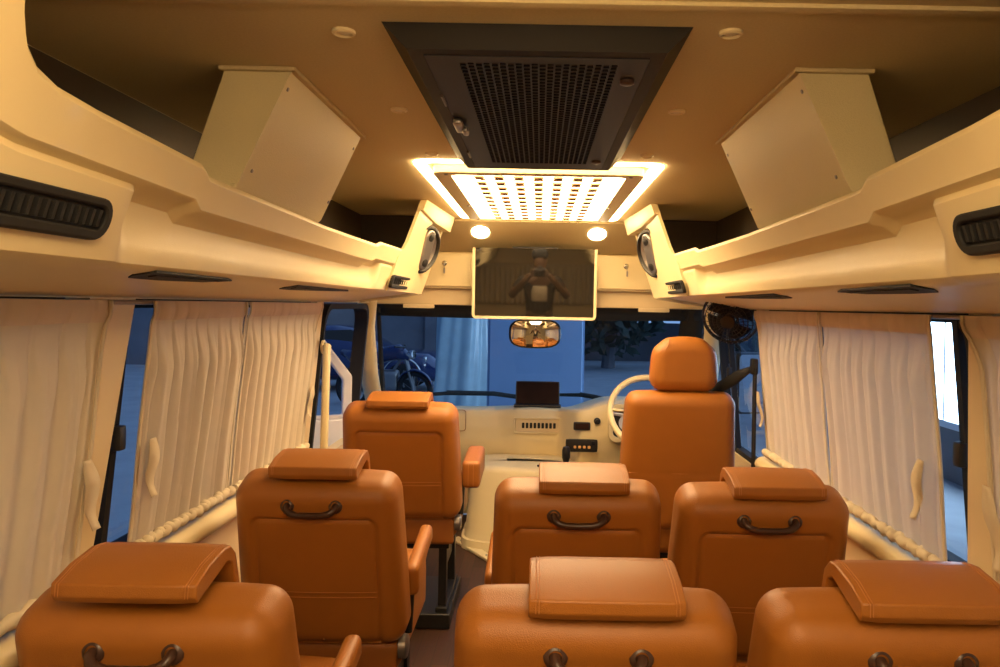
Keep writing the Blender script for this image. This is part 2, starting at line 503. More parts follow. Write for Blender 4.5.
        for k in range(nsl):
            y = lerp(y0 + .022, y1 - .03, k / max(1, nsl - 1))
            f2.prism([(y, z0 + .018), (y + .006, z0 + .018), (y + .006, z1 - .016), (y, z1 - .016)], lambda a, b: (X(b, .004), a, EYE + b), lambda a, b: (X(b, .012), a, EYE + b))
            if nsl < 12 or k == nsl - 1:
                obj('louvre', f2, 'blackm', v); f2 = MB()
        obj('vent_backing', f, 'blackm', v)
        return v
    vent_plate('air_vent', .60, 1.035, .078, .134, .027, 26)
    vent_plate('air_vent', 2.98, 3.36, .062, .114, .018, 9, .012)
    # blade shaped slots under the rack
    for y0, y1, x0 in ((1.25, 1.60, .628), (2.02, 2.62, .640)):
        pass
        def PZ(a, b, o): return (s * a + CX, b, EYE + interp([(.622, .047), (.66, .041), (.75, .028), (.895, .001)], a) - o)
        pl = [(x0, y0), (x0 + .035, y0 - .01), (x0 + .058, y0 + .02), (x0 + .062, y0 + .12), (x0 + .05, y0 + .28), (x0 + .018, y1), (x0 + .006, y1 - .05)]
        f = MB(); f.prism(pl, lambda a, b: PZ(a, b, -.002), lambda a, b: PZ(a, b, .0025))
        v = obj('slot_vent', f, 'blackm', root)
        f = MB(); f.prism([(x0 + .015, y0 + .03), (x0 + .03, y0 + .03), (x0 + .026, y0 + .3), (x0 + .018, y0 + .3)], lambda a, b: PZ(a, b, .002), lambda a, b: PZ(a, b, .0045))
        obj('slot_blade', f, 'blackm', v)
    return root


make_rack(-1); make_rack(1)

# speakers in the front ends of the racks
for s in (-1, 1):
    c = Vector((s * .535 + CX, 3.47, EYE + .255))
    side = 'left' if s < 0 else 'right'
    sp = thing('speaker', 'round black speaker with silver cone on the end of the %s luggage rack' % side, 'speaker', c, 'rack speakers')
    nrm = Vector((-s * math.cos(.42), -math.sin(.42), -.30)).normalized()
    mt = CYL(c, nrm)
    a = .118
    obj('surround', MB().lathe([(a, -.03), (a, .006), (a * .97, .018), (a * .88, .022), (a * .82, .014), (a * .8, -.01)], mt), 'black', sp)
    obj('cone', MB().lathe([(a * .81, .008), (a * .6, -.006), (a * .35, -.02), (a * .3, -.012), (0, -.004)], mt), 'steel', sp)
    # the oblong bridge with tweeters across the cone
    up = Vector((0, 0, 1)); up = (up - nrm * up.dot(nrm)).normalized(); sd = nrm.cross(up)
    fm = Matrix((sd, up, nrm)).transposed().to_4x4(); fm.translation = c
    obj('tweeter_bridge', MB().prism(rrect(-.034, -.095, .034, .095, .032), lambda p, q: fm @ Vector((p, q, .004)), lambda p, q: fm @ Vector((p, q, .030))), 'steel', sp, bevel=.006)
    for q in (-.06, .06):
        obj('tweeter', MB().lathe([(.018, .03), (.018, .034), (.012, .036), (0, .040)], fm @ Matrix.Translation((0, q, 0)), 16), 'black', sp)

# ------------------------------------------------------------------ boxed ducts
for s in (-1, 1):
    y0, y1 = (1.413, 1.967) if s < 0 else (1.366, 1.964)
    side = 'left' if s < 0 else 'right'
    d = thing('duct_box', 'beige sheet metal duct box dropping from the ceiling into the %s luggage rack' % side, 'duct', (s * .6, (y0 + y1) / 2, EYE + .07), 'ceiling duct boxes')
    xi = .468
    def X(z, o=0.): return xi + .45 * (.44 - max(z, .215)) + o
    mb = MB(); mb.prism([(X(.44), .44), (X(.44, .128), .44), (X(.215, .10), .215), (X(.2, .10), .145), (.665, .145), (.600, .185), (X(.215, .002), .215)], lambda a, b: (s * a - .006, y0, EYE + b), lambda a, b: (s * a - .006, y1, EYE + b))
    obj('casing', mb, 'duct', d, smooth=30, bevel=.003)
    mb = MB()
    mb.box((s * (xi + .0) - .006, (y0 + y1) / 2, ZC - .004), (.016, y1 - y0 + .02, .008))
    mb.box((s * (xi + .064) - .006, y0 - .004, ZC - .004), (.145, .014, .008))
    obj('flange', mb, 'ceil', d, bevel=.002)
    mb = MB(); mb.prism([(X(.437, -.002), .437), (X(.437, .010), .437), (X(.215, .010), .22), (X(.215, -.002), .22)], lambda a, b: (s * a - .006, y0 - .003, EYE + b), lambda a, b: (s * a - .006, y0 + .003, EYE + b))
    obj('corner_seam', mb, 'duct', d)
    for z, y in ((.405, y0 + .02), (.25, y0 + .03), (.40, y1 - .02), (.26, y1 - .02)):
        obj('screw', MB().lathe([(.004, 0), (.004, .002), (0, .003)], CYL((s * X(z) - .006, y, EYE + z), (-s, 0, -.39)), 10), 'steel', d)

# ------------------------------------------------------------------ ceiling air conditioning grille
ac = thing('air_conditioner', 'large dark grey ceiling air conditioning panel with a perforated grille door', 'air conditioner', (CX, 1.72, EYE + .40))
A0, A1 = 1.172, 2.225
def acw(y): return lerp(.244, .236, (y - A0) / (A1 - A0))
mb = MB()
o = [(CX - .244, A0), (CX + .244, A0), (CX + .244, A1), (CX - .244, A1)]
i = [(CX - .205, A0 + .004), (CX + .205, A0 + .004), (CX + .205, A1 - .03), (CX - .205, A1 - .03)]
ins = [(CX - .183, A0 + .03), (CX + .183, A0 + .03), (CX + .183, A1 - .06), (CX - .183, A1 - .06)]
T = [[mb.bm.verts.new((p[0], p[1], z)) for p in L] for L, z in ((o, ZC), (i, EYE + .400), (ins, EYE + .400), (ins, EYE + .415))]
for a, b in zip(T, T[1:]):
    for k in range(4): mb.bm.faces.new((a[k], a[(k + 1) % 4], b[(k + 1) % 4], b[k]))
obj('housing', mb, 'dbezel', ac, smooth=None)
# door plate with real slots in staggered columns
zt = EYE + .3985; door = MB()
x0, x1, y0, y1 = CX - .1815, CX + .1815, A0 + .0315, A1 - .0615
gx0, gx1, gy0, gy1 = CX - .130, CX + .135, A0 + .062, A1 - .13
for a, b, c_, d_ in ((x0, x1, y0, gy0), (x0, x1, gy1, y1), (x0, gx0, gy0, gy1), (gx1, x1, gy0, gy1)):
    door.box(((a + b) / 2, (c_ + d_) / 2, zt + .002), (b - a, d_ - c_, .004))
NC, NR = 20, 46
cw = (gx1 - gx0) / NC; ch = (gy1 - gy0) / NR
for c in range(NC):
    for r in range(NR + (c % 2)):
        ya = gy0 + (r - .5 * (c % 2)) * ch; yb = ya + ch
        ya, yb = max(ya, gy0), min(yb, gy1)
        xa = gx0 + c * cw; xb = xa + cw; mx_, my_ = (xa + xb) / 2, (ya + yb) / 2
        hw = cw * .385; hh = (yb - ya) * .40
        hexa = [(mx_ - hw, my_ - hh), (mx_, my_ - hh * 1.12), (mx_ + hw, my_ - hh), (mx_ + hw, my_), (mx_ + hw, my_ + hh), (mx_, my_ + hh * 1.12), (mx_ - hw, my_ + hh), (mx_ - hw, my_)]
        out = [(xa, ya), (mx_, ya), (xb, ya), (xb, my_), (xb, yb), (mx_, yb), (xa, yb), (xa, my_)]
        O = [door.bm.verts.new((p[0], p[1], zt)) for p in out]; I = [door.bm.verts.new((p[0], p[1], zt)) for p in hexa]
        U = [door.bm.verts.new((p[0], p[1], zt + .003)) for p in hexa]
        for k in range(8):
            q = (k + 1) % 8
            door.bm.faces.new((O[k], O[q], I[q], I[k])); door.bm.faces.new((I[k], I[q], U[q], U[k]))
dr = obj('grille_door', door, 'dmetal', ac, smooth=None)
obj('filter_backing', MB().box(((gx0 + gx1) / 2, (gy0 + gy1) / 2, EYE + .418), (gx1 - gx0 + .03, gy1 - gy0 + .03, .006)), 'blackm', ac)
obj('latch', MB().rbox((CX - .172, 1.64, zt - .008), (.010, .045, .007), .005, (4, 8, 4)).rbox((CX - .160, 1.665, zt - .014), (.007, .02, .007), .005, (4, 4, 4)), 'steel', dr)
for y in (1.46, 1.98): obj('hinge', MB().tube([(CX - .182, y - .035, zt - .002), (CX - .182, y + .035, zt - .002)], .003, 8), 'handle', dr)
for y in (1.32, 2.05): obj('knob', MB().lathe([(.013, 0), (.013, -.005), (.009, -.007), (0, -.008)], Matrix.Translation((CX + .158, y, zt)), 18), 'handle', dr)

# ------------------------------------------------------------------ ceiling LED lamps
def led_panel(y0, y1, name_label, sfx=''):
    L = thing('ceiling_light', name_label, 'ceiling light', (CX, (y0 + y1) / 2, EYE + .40), None)
    zt = EYE + .412
    w = .332
    # glowing strip round the panel
    mb = MB(); mb.plate(rrect(CX - .388, y0 - .045, CX + .388, y1 + .17, .05), rrect(CX - .354, y0 - .022, CX + .352, y1 + .145, .035),
                        lambda a, b: (a, b, ZC - .001), lambda a, b: (a, b, ZC - .007))
    obj('light_strip', mb, 'strip' + sfx, L)
    # frame plate
    mb = MB(); mb.plate(rrect(CX - w, y0, CX + w, y1, .04), rrect(CX - .278, y0 + .045, CX + .278, y1 - .03, .03),
                        lambda a, b: (a, b, ZC - .004), lambda a, b: (a, b, zt - .004))
    obj('panel_frame', mb, 'duct', L, smooth=30, bevel=.002)
    mb = MB(); mb.prism(rrect(CX - .279, y0 + .044, CX + .279, y1 - .029, .03), lambda a, b: (a, b, zt - (.10 if sfx else 0)), lambda a, b: (a, b, zt + .008))  # unseen rear lamp gets a deep diffuser, shaped to throw light onto the ducts
    obj('diffuser', mb, 'led' + sfx, L, smooth=None)
    mb = MB(); n = 11
    if sfx: return L
    for r in range(n):
        y = lerp(y0 + .09, y1 - .10, r / (n - 1))
        for c in range(7):
            x = CX + lerp(-.19, .19, c / 6)
            mb.prism([(x - .017, y - .024), (x - .010, y - .028), (x + .010, y - .028), (x + .017, y - .024), (x + .011, y), (x + .017, y + .024), (x + .010, y + .028), (x - .010, y + .028), (x - .017, y + .024), (x - .011, y)],
                     lambda a, b: (a, b, zt - .001), lambda a, b: (a, b, zt - .006))
        for dy in (-.056, .0):
            mb.box((CX, y + dy, zt - .002), (.38, .0025, .002))
    obj('lattice', mb, 'lattice', L, smooth=None)
    for x in (-.29, .29):
        for y in (y0 + .03, y0 + .6 * (y1 - y0), y1 - .02):
            obj('screw', MB().lathe([(.006, 0), (.006, -.003), (0, -.004)], Matrix.Translation((CX + x, y, zt - .004)), 12), 'steel', L)
    return L


led_panel(2.32, 3.60, 'bright glowing rectangular ceiling light with lattice grid in front of the air conditioner')
led_panel(-.75, .55, 'glowing rectangular ceiling light behind the camera position', '_dim')

dn = thing('downlight', 'small unlit round ceiling button lamp left of the air conditioner, nearest the camera', 'downlight', (-.326, 1.215, ZC), 'small round ceiling lamps')
obj('bezel', MB().lathe([(.019, .0), (.019, -.004), (.015, -.0065), (.012, -.004), (.012, 0)], Matrix.Translation((-.326, 1.215, ZC)), 24), 'frame', dn)
obj('lens', MB().lathe([(.0125, -.002), (.008, -.004), (0, -.005)], Matrix.Translation((-.326, 1.215, ZC)), 24), 'lens_off', dn)
for x, y, lab in ((.295, 1.19, 'small unlit round ceiling button lamp right of the air conditioner, nearest the camera'),
                  (-.327, 1.697, 'small unlit round ceiling button lamp left of the air conditioner, middle of its row'),
                  (.297, 1.671, 'small unlit round ceiling button lamp right of the air conditioner, middle of its row'),
                  (-.323, 2.185, 'small unlit round ceiling button lamp by the left rear corner of the glowing panel'),
                  (.300, 2.16, 'small unlit round ceiling button lamp by the right rear corner of the glowing panel')):
    dup(dn, lab).location = (x, y, ZC)
sl = math.atan2(.154 - .018, .20)
for px, lab in ((-.318, 'lit round downlight in the sloping front ceiling above the left of the screen'), (.292, 'lit round downlight in the sloping front ceiling above the right of the screen')):
    p = Vector((px, 3.925, lerp(ZC - .018, EYE + .286, (3.925 - 3.87) / .19)))
    t = thing('downlight', lab, 'downlight', p, 'lit front downlights')
    nrm = Vector((0, -math.sin(.62), -math.cos(.62)))
    mt = CYL(p, nrm)
    obj('bezel', MB().lathe([(.060, -.002), (.060, .003), (.050, .004), (.048, .002)], mt), 'frame', t)
    obj('lens', MB().lathe([(.049, .001), (.049, .0022), (0, .0028)], mt), 'down', t)

# ------------------------------------------------------------------ front locker, screen, mirror
lk = thing('overhead_locker', 'cream overhead locker across the front with two lockable flaps', 'locker', (0, 4.15, EYE))
mb = MB()
mb.box((0, 4.15, EYE + .186), (1.84, .16, .20))
obj('locker_body', mb, 'cream', lk, bevel=.006, bseg=3)
obj('lower_rail', MB().box((0, 4.165, EYE + .042), (1.88, .12, .092)), 'cream2', lk, bevel=.006, bseg=3)
for xa, xb, lx in ((-.68, -.365, -.52), (.305, .66, .462)):
    f = obj('flap', MB().rbox(((xa + xb) / 2, 4.062, EYE + .188), ((xb - xa) / 2, .010, .090), .006, (6, 3, 6)), 'cream', lk)
    mt = CYL((lx, 4.053, EYE + .222), (0, -1, 0))
    k = obj('lock', MB().lathe([(.014, 0), (.014, .006), (.011, .009), (0, .01)], mt, 18), 'chrome', f)
    obj('key', MB().box((lx, 4.034, EYE + .216), (.004, .02, .012)).box((lx + .003, 4.026, EYE + .180), (.009, .003, .028)).tube([(lx, 4.026, EYE + .21), (lx + .003, 4.026, EYE + .193)], .0015, 6), 'steel', f)

tv = thing('television', 'flat screen television in a cream frame hanging below the front locker', 'television', (-.03, 3.95, EYE - .07))
tilt = math.radians(2.7)
tm = Matrix.Translation((-.031, 3.95, EYE + .115)) @ Matrix.Rotation(tilt, 4, 'X')
W, H = .327, .186
def TP(y): return lambda a, b: tm @ Vector((a, y, b))
fo = [(-W, H), (-W, -H + .022)] + [(-W + .022 - .022 * math.cos(t * PI / 8), -H + .022 - .022 * math.sin(t * PI / 8)) for t in (1, 2, 3)] + [(-W + .022, -H), (W - .022, -H)] + \
     [(W - .022 + .022 * math.sin(t * PI / 8), -H + .022 - .022 * math.cos(t * PI / 8)) for t in (1, 2, 3)] + [(W, -H + .022), (W, H)]
fi = [(-W + .014, H), (-W + .014, -H + .02)] + [(-W + .014 + .001 * t, -H + .017 - .001 * t) for t in (1, 2, 3)] + [(-W + .02, -H + .014), (W - .02, -H + .014)] + [(W - .02 + .001 * t, -H + .0142) for t in (1, 2, 3)] + [(W - .014, -H + .02), (W - .014, H)]
mb = MB(); mb.plate(fo, fi, TP(-.012), TP(.012))
obj('screen_frame', mb, 'frame', tv, smooth=30)
obj('screen', MB().prism([(-W + .008, -H + .008), (W - .008, -H + .008), (W - .008, H), (-W + .008, H)], TP(-.004), TP(.004)), 'tvglass', tv, smooth=None)
obj('back_shell', MB().prism([(-W + .004, -H + .004), (W - .004, -H + .004), (W - .004, H), (-W + .004, H)], TP(.005), TP(.03)), 'black', tv, smooth=None)
obj('hinge', MB().prism([(-.12, H - .06), (.12, H - .06), (.12, H + .01), (-.12, H + .01)], TP(.03), TP(.11)), 'black', tv, smooth=None)

rm = thing('rear_view_mirror', 'small rounded rear view mirror hanging below the television', 'mirror', (-.02, 4.08, EYE - .22))
mc = Vector((-.025, 4.06, EYE - .150))
def mir(u, v, R=.14, H=.078, off=0.):
    a = u * 2 * PI; r = v
    c, s_ = math.cos(a), math.sin(a); n = 3.2
    q = r / (abs(c) ** n + abs(s_) ** n) ** (1 / n)
    x, z = R * c * q, H * s_ * q
    return mc + Vector((x, .35 * (x * x + z * z) * 1.6 + off, z))
obj('mirror_glass', MB().grid(lambda u, v: mir(u, v, .134, .072, -.004), 40, 8, wrap=True), 'mirror', rm, smooth=180)
mb = MB(); mb.grid(lambda u, v: mir(u, .93 + .07 * math.sin(v * PI), .142, .080, -.010 + .03 * v), 40, 6, wrap=True); mb.grid(lambda u, v: mir(u, max(.001, v), .138, .076, .02), 40, 3, wrap=True)
obj('mirror_shell', mb, 'black', rm)
obj('stalk', MB().tube([mc + Vector((0, .025, .03)), mc + Vector((0, .05, .10)), mc + Vector((0, .06, .16))], .008, 8), 'black', rm)

# ------------------------------------------------------------------ passenger seats
def rot_back(ang, piv):
    return Matrix.Translation(piv) @ Matrix.Rotation(ang, 4, 'X')


def back_mesh(hw, hd, hh, mtx, panel=True, taper=.10, n=(72, 12, 76), r=.052):
    mb = MB()
    def groove(d, w, dep): return 1.25 * dep * math.exp(-(d / w) ** 2)
    def fn(p, raw):
        tz = max(0., (p.z + hh) / (2 * hh))
        k = 1 - taper * tz ** 1.2 - .035 * (1 - (p.y + hd) / (2 * hd))
        p.x *= k
        # crown of the top and soft belly
        p.z -= .012 * (p.x / hw) ** 4 * tz
        if p.y < 0:
            p.y -= .010 * math.cos(min(1, abs(p.x) / hw) * PI / 2)
        if panel and raw.y < -hd * .98:
            # distance to the stitched panel outline
            px, pz = hw * .68, hh * .60
            pr = .022
            cz = p.z + hh * .335
            hzz = hh * .94
            qx, qz = abs(p.x) - (px - pr), abs(cz) - (hzz - pr)
            sd = math.hypot(max(qx, 0), max(qz, 0)) + min(max(qx, qz), 0) - pr
            p.y += groove(sd, .0065, .0085) + (.006 * smoothstep(.0, -.012, sd))
            # border seam of the outer bolster
        if not panel and raw.y < -hd * .98:
            p.y += groove(p.z + hh * .12, .004, .003)
        return p
    mb.rbox((0, 0, 0), (hw, hd, hh), r, n, fn, mtx)
    return mb


def make_seat():
    root = thing('passenger_seat', '', 'seat', (0, 0, 0), 'reclining bus seats')
    ang = math.radians(15)
    bm_ = Matrix.Translation((0, -.262, .675)) @ Matrix.Rotation(ang, 4, 'X')
    hw, hd, hh = .258, .072, .255
    obj('backrest', back_mesh(hw, hd, hh, bm_, taper=.065), 'leather', root, smooth=60)
    # stitching on the panel and screw
    for z in (-.062, -.078):
        mb = MB(); mb.tube([bm_ @ Vector((x, -hd - .0035 - .010 * math.cos(min(1, abs(x) / hw) * PI / 2), z)) for x in [(-.5 + k / 12) * hw * 1.36 for k in range(13)]], .0009, 5)
        obj('stitching', mb, 'thread', root)
    obj('screw', MB().lathe([(.004, 0), (.004, .002), (0, .003)], CYL(bm_ @ Vector((.01, -hd - .004, -.222)), (0, -1, .2)), 10), 'chrome', root)
    # grab handle
    mb = MB()
    w = .069; zz = .190
    pts = []
    Q = lambda x, y, z: bm_ @ Vector((x, -hd - .004 - y, z))
    path = [(-w, 0, zz + .010), (-w, .014, zz + .010), (-w + .004, .022, zz + .006), (-w + .016, .028, zz + .001), (-w + .034, .029, zz - .003), (0, .029, zz - .004), (w - .034, .029, zz - .003), (w - .016, .028, zz + .001), (w - .004, .022, zz + .006), (w, .014, zz + .010), (w, 0, zz + .010)]
    mb.tube([Q(*p) for p in path], [.011, .010, .0095, .009, .0085, .0085, .0085, .009, .0095, .010, .011], 12)
    for x in (-w, w):
        mb.lathe([(.020, -.002), (.020, .006), (.015, .011), (.011, .012)], CYL(Q(x, .0, zz + .010), (0, -1, .2)), 18)
    obj('grab_handle', mb, 'handle', root)
    # folded headrest pillow capping the backrest
    mb = MB()
    prof = [(-.074, .255), (-.081, .271), (-.074, .291), (-.02, .295), (.045, .287), (.070, .277), (.088, .250), (.092, .16), (.082, .152), (.074, .156), (.068, .240), (.050, .256), (-.070, .257)]
    hwid = .126
    A = 8
    def X(k):
        return lerp(-hwid, hwid, k / A)
    rings = []
    for k in range(A + 1):
        x = X(k); e = 1 - .06 * (abs(x) / hwid) ** 6
        cy, cz = .01, .25
        rings.append([mb.bm.verts.new(bm_ @ Vector((x, cy + (a - cy) * e, cz + (b - cz) * e))) for a, b in prof])
    n = len(prof)
    for a, b in zip(rings, rings[1:]):
        for k in range(n): mb.bm.faces.new((a[k], a[(k + 1) % n], b[(k + 1) % n], b[k]))
    mb.bm.faces.new(rings[0]); mb.bm.faces.new(rings[-1][::-1])
    hr = obj('headrest', mb, 'leather', root, smooth=60, bevel=.009, bseg=4)
    for x in (-hwid + .012, hwid - .012):
        for dx in (0, .005):
            st = MB(); st.tube([bm_ @ Vector((x + dx * (1 if x < 0 else -1), a, b)) for a, b in ((-.0805, .271), (-.074, .2902), (-.02, .2942), (.045, .2862), (.070, .2762))], .0007, 5)
            obj('stitching', st, 'thread', hr)
    # cushion
    def cf(p, raw):
        p.z += .012 * math.cos(p.x / .24 * PI / 2) * (1 if p.z > 0 else 0) + .02 * (p.y / .25) * (p.z > 0)
        return p
    obj('cushion', MB().rbox((0, .035, .408), (.232, .265, .096), .05, (18, 20, 10), cf), 'leather', root, smooth=60)
    obj('rear_valance', MB().rbox((0, -.228, .362), (.222, .014, .055), .010, (12, 4, 8)), 'leather_d', root, smooth=60)
    # metal underframe
    mb = MB()
    mb.box((0, .0, .295), (.40, .42, .03))
    obj('base_frame', mb, 'black', root, bevel=.004)
    for sx in (-.17, .17):
        mb = MB(); mb.box((sx, -.16, .15), (.035, .05, .27)); mb.box((sx, .16, .15), (.035, .05, .27)); mb.box((sx, 0, .012), (.05, .42, .024)); mb.box((sx, 0, .22), (.012, .34, .12))
        obj('leg', mb, 'black', root, bevel=.003)
    for sx in (-.236, .236):
        mb = MB(); mb.lathe([(.034, -.012), (.034, .010), (.028, .014), (.010, .015), (0, .018)], CYL((sx, -.205, .395), (1 if sx > 0 else -1, 0, 0)), 22)
        obj('recliner_pivot', mb, 'steel' if sx > 0 else 'handle', root)
    return root


def arm(root, sx, fat=False):
    """padded arm on one side of a seat; sx -1 left, 1 right"""
    L = .155
    if fat:
        hx, hz = .040, .060; c = Vector((sx * .285, -.02, .600)); a = math.radians(3)
    else:
        hx, hz = .022, .030; c = Vector((sx * .252, -.03, .610)); a = math.radians(8)
    mtx = Matrix.Translation(root.location + c) @ Matrix.Rotation(a, 4, 'X')
    def fn(p, raw):
        if not fat: p.z -= .035 * smoothstep(.3, -1., raw.y / L) if raw.z < 0 else 0
        return p
    o = obj('armrest', MB().rbox((0, 0, 0), (hx, L, hz), .018, (8, 22, 8), fn, mtx), 'leather', root, smooth=60)
    mb = MB()
    mb.tube([root.location + Vector((sx * .250, -.15, .60)), root.location + Vector((sx * .244, -.17, .42))], .012, 10)
    obj('armrest_bracket', mb, 'black', root)
    if fat:
        mb = MB()
        for x in (-.011, .011):
            mb.tube([mtx @ Vector((x, -L - .0005, -hz + .012)), mtx @ Vector((x, -L - .0005, hz - .012))], .0012, 5)
        obj('piping', mb, 'thread', o)


proto = make_seat()
base = dup(proto)     # plain copy kept as the source for the others' parts
seats = [
    # x, y of the top rear edge, label, arm side, fat arm, handle
    (-.648, 1.20, 'orange leather bus seat nearest the camera by the left curtains, bottom left corner', 1, False),
    (-.604, 2.0, 'orange leather bus seat with grab handle in the middle of the left row', 1, False),
    (-.575, 3.05, 'orange leather bus seat without a grab handle, frontmost of the left row', 1, True),
    (.104, 1.19, 'orange leather bus seat nearest the camera in the centre row', -1, False),
    (.112, 1.96, 'orange leather bus seat in the centre row, second from the camera', -1, False),
    (.625, 1.19, 'orange leather bus seat at the bottom right corner, nearest the right curtains', 0, False),
    (.614, 1.96, 'orange leather bus seat right behind the driver seat, beside the right curtains', 0, False),
]
# find parts of the prototype by kind
first = True
for x, yt, lab, sd_, fat in seats:
    r = proto if first else dup(base)
    first = False
    r['label'] = lab
    if sd_: arm(r, sd_, fat)
    r.location = (x, yt + .405, .062 if fat else 0)
    if fat:
        obj('plinth', MB().box((x, yt + .405, .034), (.42, .46, .064)), 'black', r, bevel=.004)
    r.rotation_euler = (0, 0, {}.get(x, 0.))
    r.scale = {-.648: (.93, 1, .975), -.604: (.94, 1, 1.004), .104: (1, 1, .986), .112: (.95, 1, 1), .614: (.97, 1, .995), .625: (1, 1, .99)}.get(x, (1, 1, 1))
    for ch in bpy.data.objects:
        if ch.parent == r and ch.name.startswith('headrest'): ch.location.z += {-.648: .030, -.604: .018, -.575: .004, .104: .010, .112: .004, .625: .010, .614: .004}.get(x, 0.); ch.location.x += {-.648: -.012, -.604: .004, .104: .012, .112: .014, .625: .02, .614: .026}.get(x, 0.)
    if fat:
        for ch in [c for c in bpy.data.objects if c.parent == r and c.name.startswith('grab_handle')]: bpy.data.objects.remove(ch)
# remove the spare source
def kill(o):
    for c in [c for c in bpy.data.objects if c.parent == o]: kill(c)
    bpy.data.objects.remove(o)
kill(base)

# ------------------------------------------------------------------ driver's seat
ds = thing('driver_seat', 'tall orange leather driver seat with a rounded headrest, behind the steering wheel', 'seat', (.592, 3.45, 0))
ang = math.radians(9)
bm_ = Matrix.Translation((.606, 3.25, .745)) @ Matrix.Rotation(ang, 4, 'X')
obj('backrest', back_mesh(.262, .062, .305, bm_, panel=False, taper=.10, n=(40, 12, 60), r=.050), 'leather', ds, smooth=60)
def hf(p, raw):
    t = (p.z + .118) / .236
    p.x *= 1 - .05 * t ** 2 - .20 * max(0., t) ** 5
    p.z -= .016 * (raw.x / .146) ** 2 * max(0., t) ** 2
    return p
hm = Matrix.Translation((.620, 3.215, 1.163)) @ Matrix.Rotation(math.radians(4), 4, 'X')
h = obj('headrest', MB().rbox((0, 0, 0), (.146, .062, .118), .060, (36, 20, 34), hf, hm), 'leather', ds, smooth=80)
mb = MB()
pts = []
for k in range(17):
    t = k / 16
    z = lerp(-.105, .112, t); x = -.127 + .05 * smoothstep(.45, 1, t)
    pts.append(hm @ Vector((x * (1 - .1 * ((z + .118) / .236) ** 2), -.0605 + .02 * (max(0, abs(z) - .06) / .056) ** 2 + .018 * max(0, (abs(x) - .08) / .05) ** 2, z)))
mb.tube(pts, .0016, 6)
obj('seam', mb, 'leather_d', h)
for sx in (-.045, .045): obj('headrest_post', MB().tube([(.589 + sx, 3.215, 1.02), (.589 + sx, 3.213, 1.09)], .007, 8), 'chrome', ds)
mb = MB(); mb.tube([bm_ @ Vector((x, -.071 + .008 * abs(x) / .24 , -.037)) for x in [(-.5 + k / 12) * .44 for k in range(13)]], .0012, 5)
obj('stitching', mb, 'thread', ds)
obj('cushion', MB().rbox((.592, 3.52, .40), (.235, .26, .075), .045, (14, 16, 8)), 'leather', ds, smooth=60)
obj('pedestal', MB().box((.592, 3.52, .17), (.36, .40, .32)).box((.592, 3.52, .012), (.42, .48, .024)), 'black', ds, bevel=.006)
# a strip of seat-back trim at the bottom
sb = thing('seat_belt', 'black seat belt running from the right pillar down behind the driver seat', 'seat belt', (.88, 3.1, .8))
mb = MB()
def belt(u, v):
    p = Vector((.885, 3.12, 1.155)).lerp(Vector((.70, 3.34, .985)), u); w = lerp(.012, .030, smoothstep(0, .25, u))
    return p + Vector((.05, -.01, .9)).normalized() * (v - .5) * 2 * w
mb.grid(belt, 8, 2)
obj('strap', mb, 'blackm', sb, solid=.003)
obj('anchor', MB().rbox((.892, 3.11, 1.165), (.014, .022, .034), .008, (4, 4, 4)), 'black', sb)
obj('lower_strap', MB().box((.893, 3.10, .95), (.006, .042, .42)), 'blackm', sb)

# ------------------------------------------------------------------ dashboard
db = thing('dashboard', 'cream dashboard spanning the cab below the windscreen', 'dashboard', (0, 4.85, .3))
def dtop(x): return .742 + .10 * smoothstep(.10, .48, x) - .0 * x + .02 * math.exp(-((x + .02) / .2) ** 2)
def dface(x): return 4.76 - .04 * smoothstep(-.25, -.10, x) - .24 * smoothstep(.12, .26, x)
def dprof(u, v):
    x = lerp(-.94, .94, u); t = dtop(x); f = dface(x)
    prof = [(5.20, t - .10), (5.0, t - .03), (f + .16, t - .004), (f + .05, t), (f + .012, t - .012), (f, t - .045), (f - .012, t - .12), (f - .010, t - .20), (f + .012, t - .29), (f + .05, t - .36), (f + .10, .30), (f + .2, .02)]
    k = v * (len(prof) - 1); i = min(int(k), len(prof) - 2); a, b = prof[i], prof[i + 1]; q = k - i
    lim = 4.56 + .62 * (1 - (abs(x) / .955) ** 2.6)
    return Vector((x, max(f - .02 if v > .3 else f - .30, min(lerp(a[0], b[0], q), lim)), lerp(a[1], b[1], q)))
obj('dash_body', MB().grid(dprof, 72, 33), 'cream', db, smooth=60, sub=1)
def dpt(x, z, off=0.): return Vector((x, dface(x) - .012 - off, z))
mb = MB(); mb.plate(rrect(-.155, .60, .165, .70, .012), rrect(-.145, .61, .155, .69, .008), lambda a, b: (a, 4.712, b), lambda a, b: (a, 4.696, b))
obj('vent_surround', mb, 'cream', db, bevel=.002)
v = obj('vent_backing', MB().box((0.005, 4.706, .65), (.285, .008, .075)), 'cream2', db)
for k in range(9):
    x = -.092 + k * .0245
    obj('vent_slot', MB().prism(rrect(x - .008, .633, x + .008, .667, .004, 3), lambda a, b: (a, 4.703, b), lambda a, b: (a, 4.699, b)), 'blackm', v)
g = MB(); g.plate(rrect(-.90, .60, -.455, .735, .02), rrect(-.897, .603, -.458, .732, .018), lambda a, b: (a, 4.75 - .0, b), lambda a, b: (a, 4.741, b))
obj('glovebox_seam', g, 'leather_d', db)
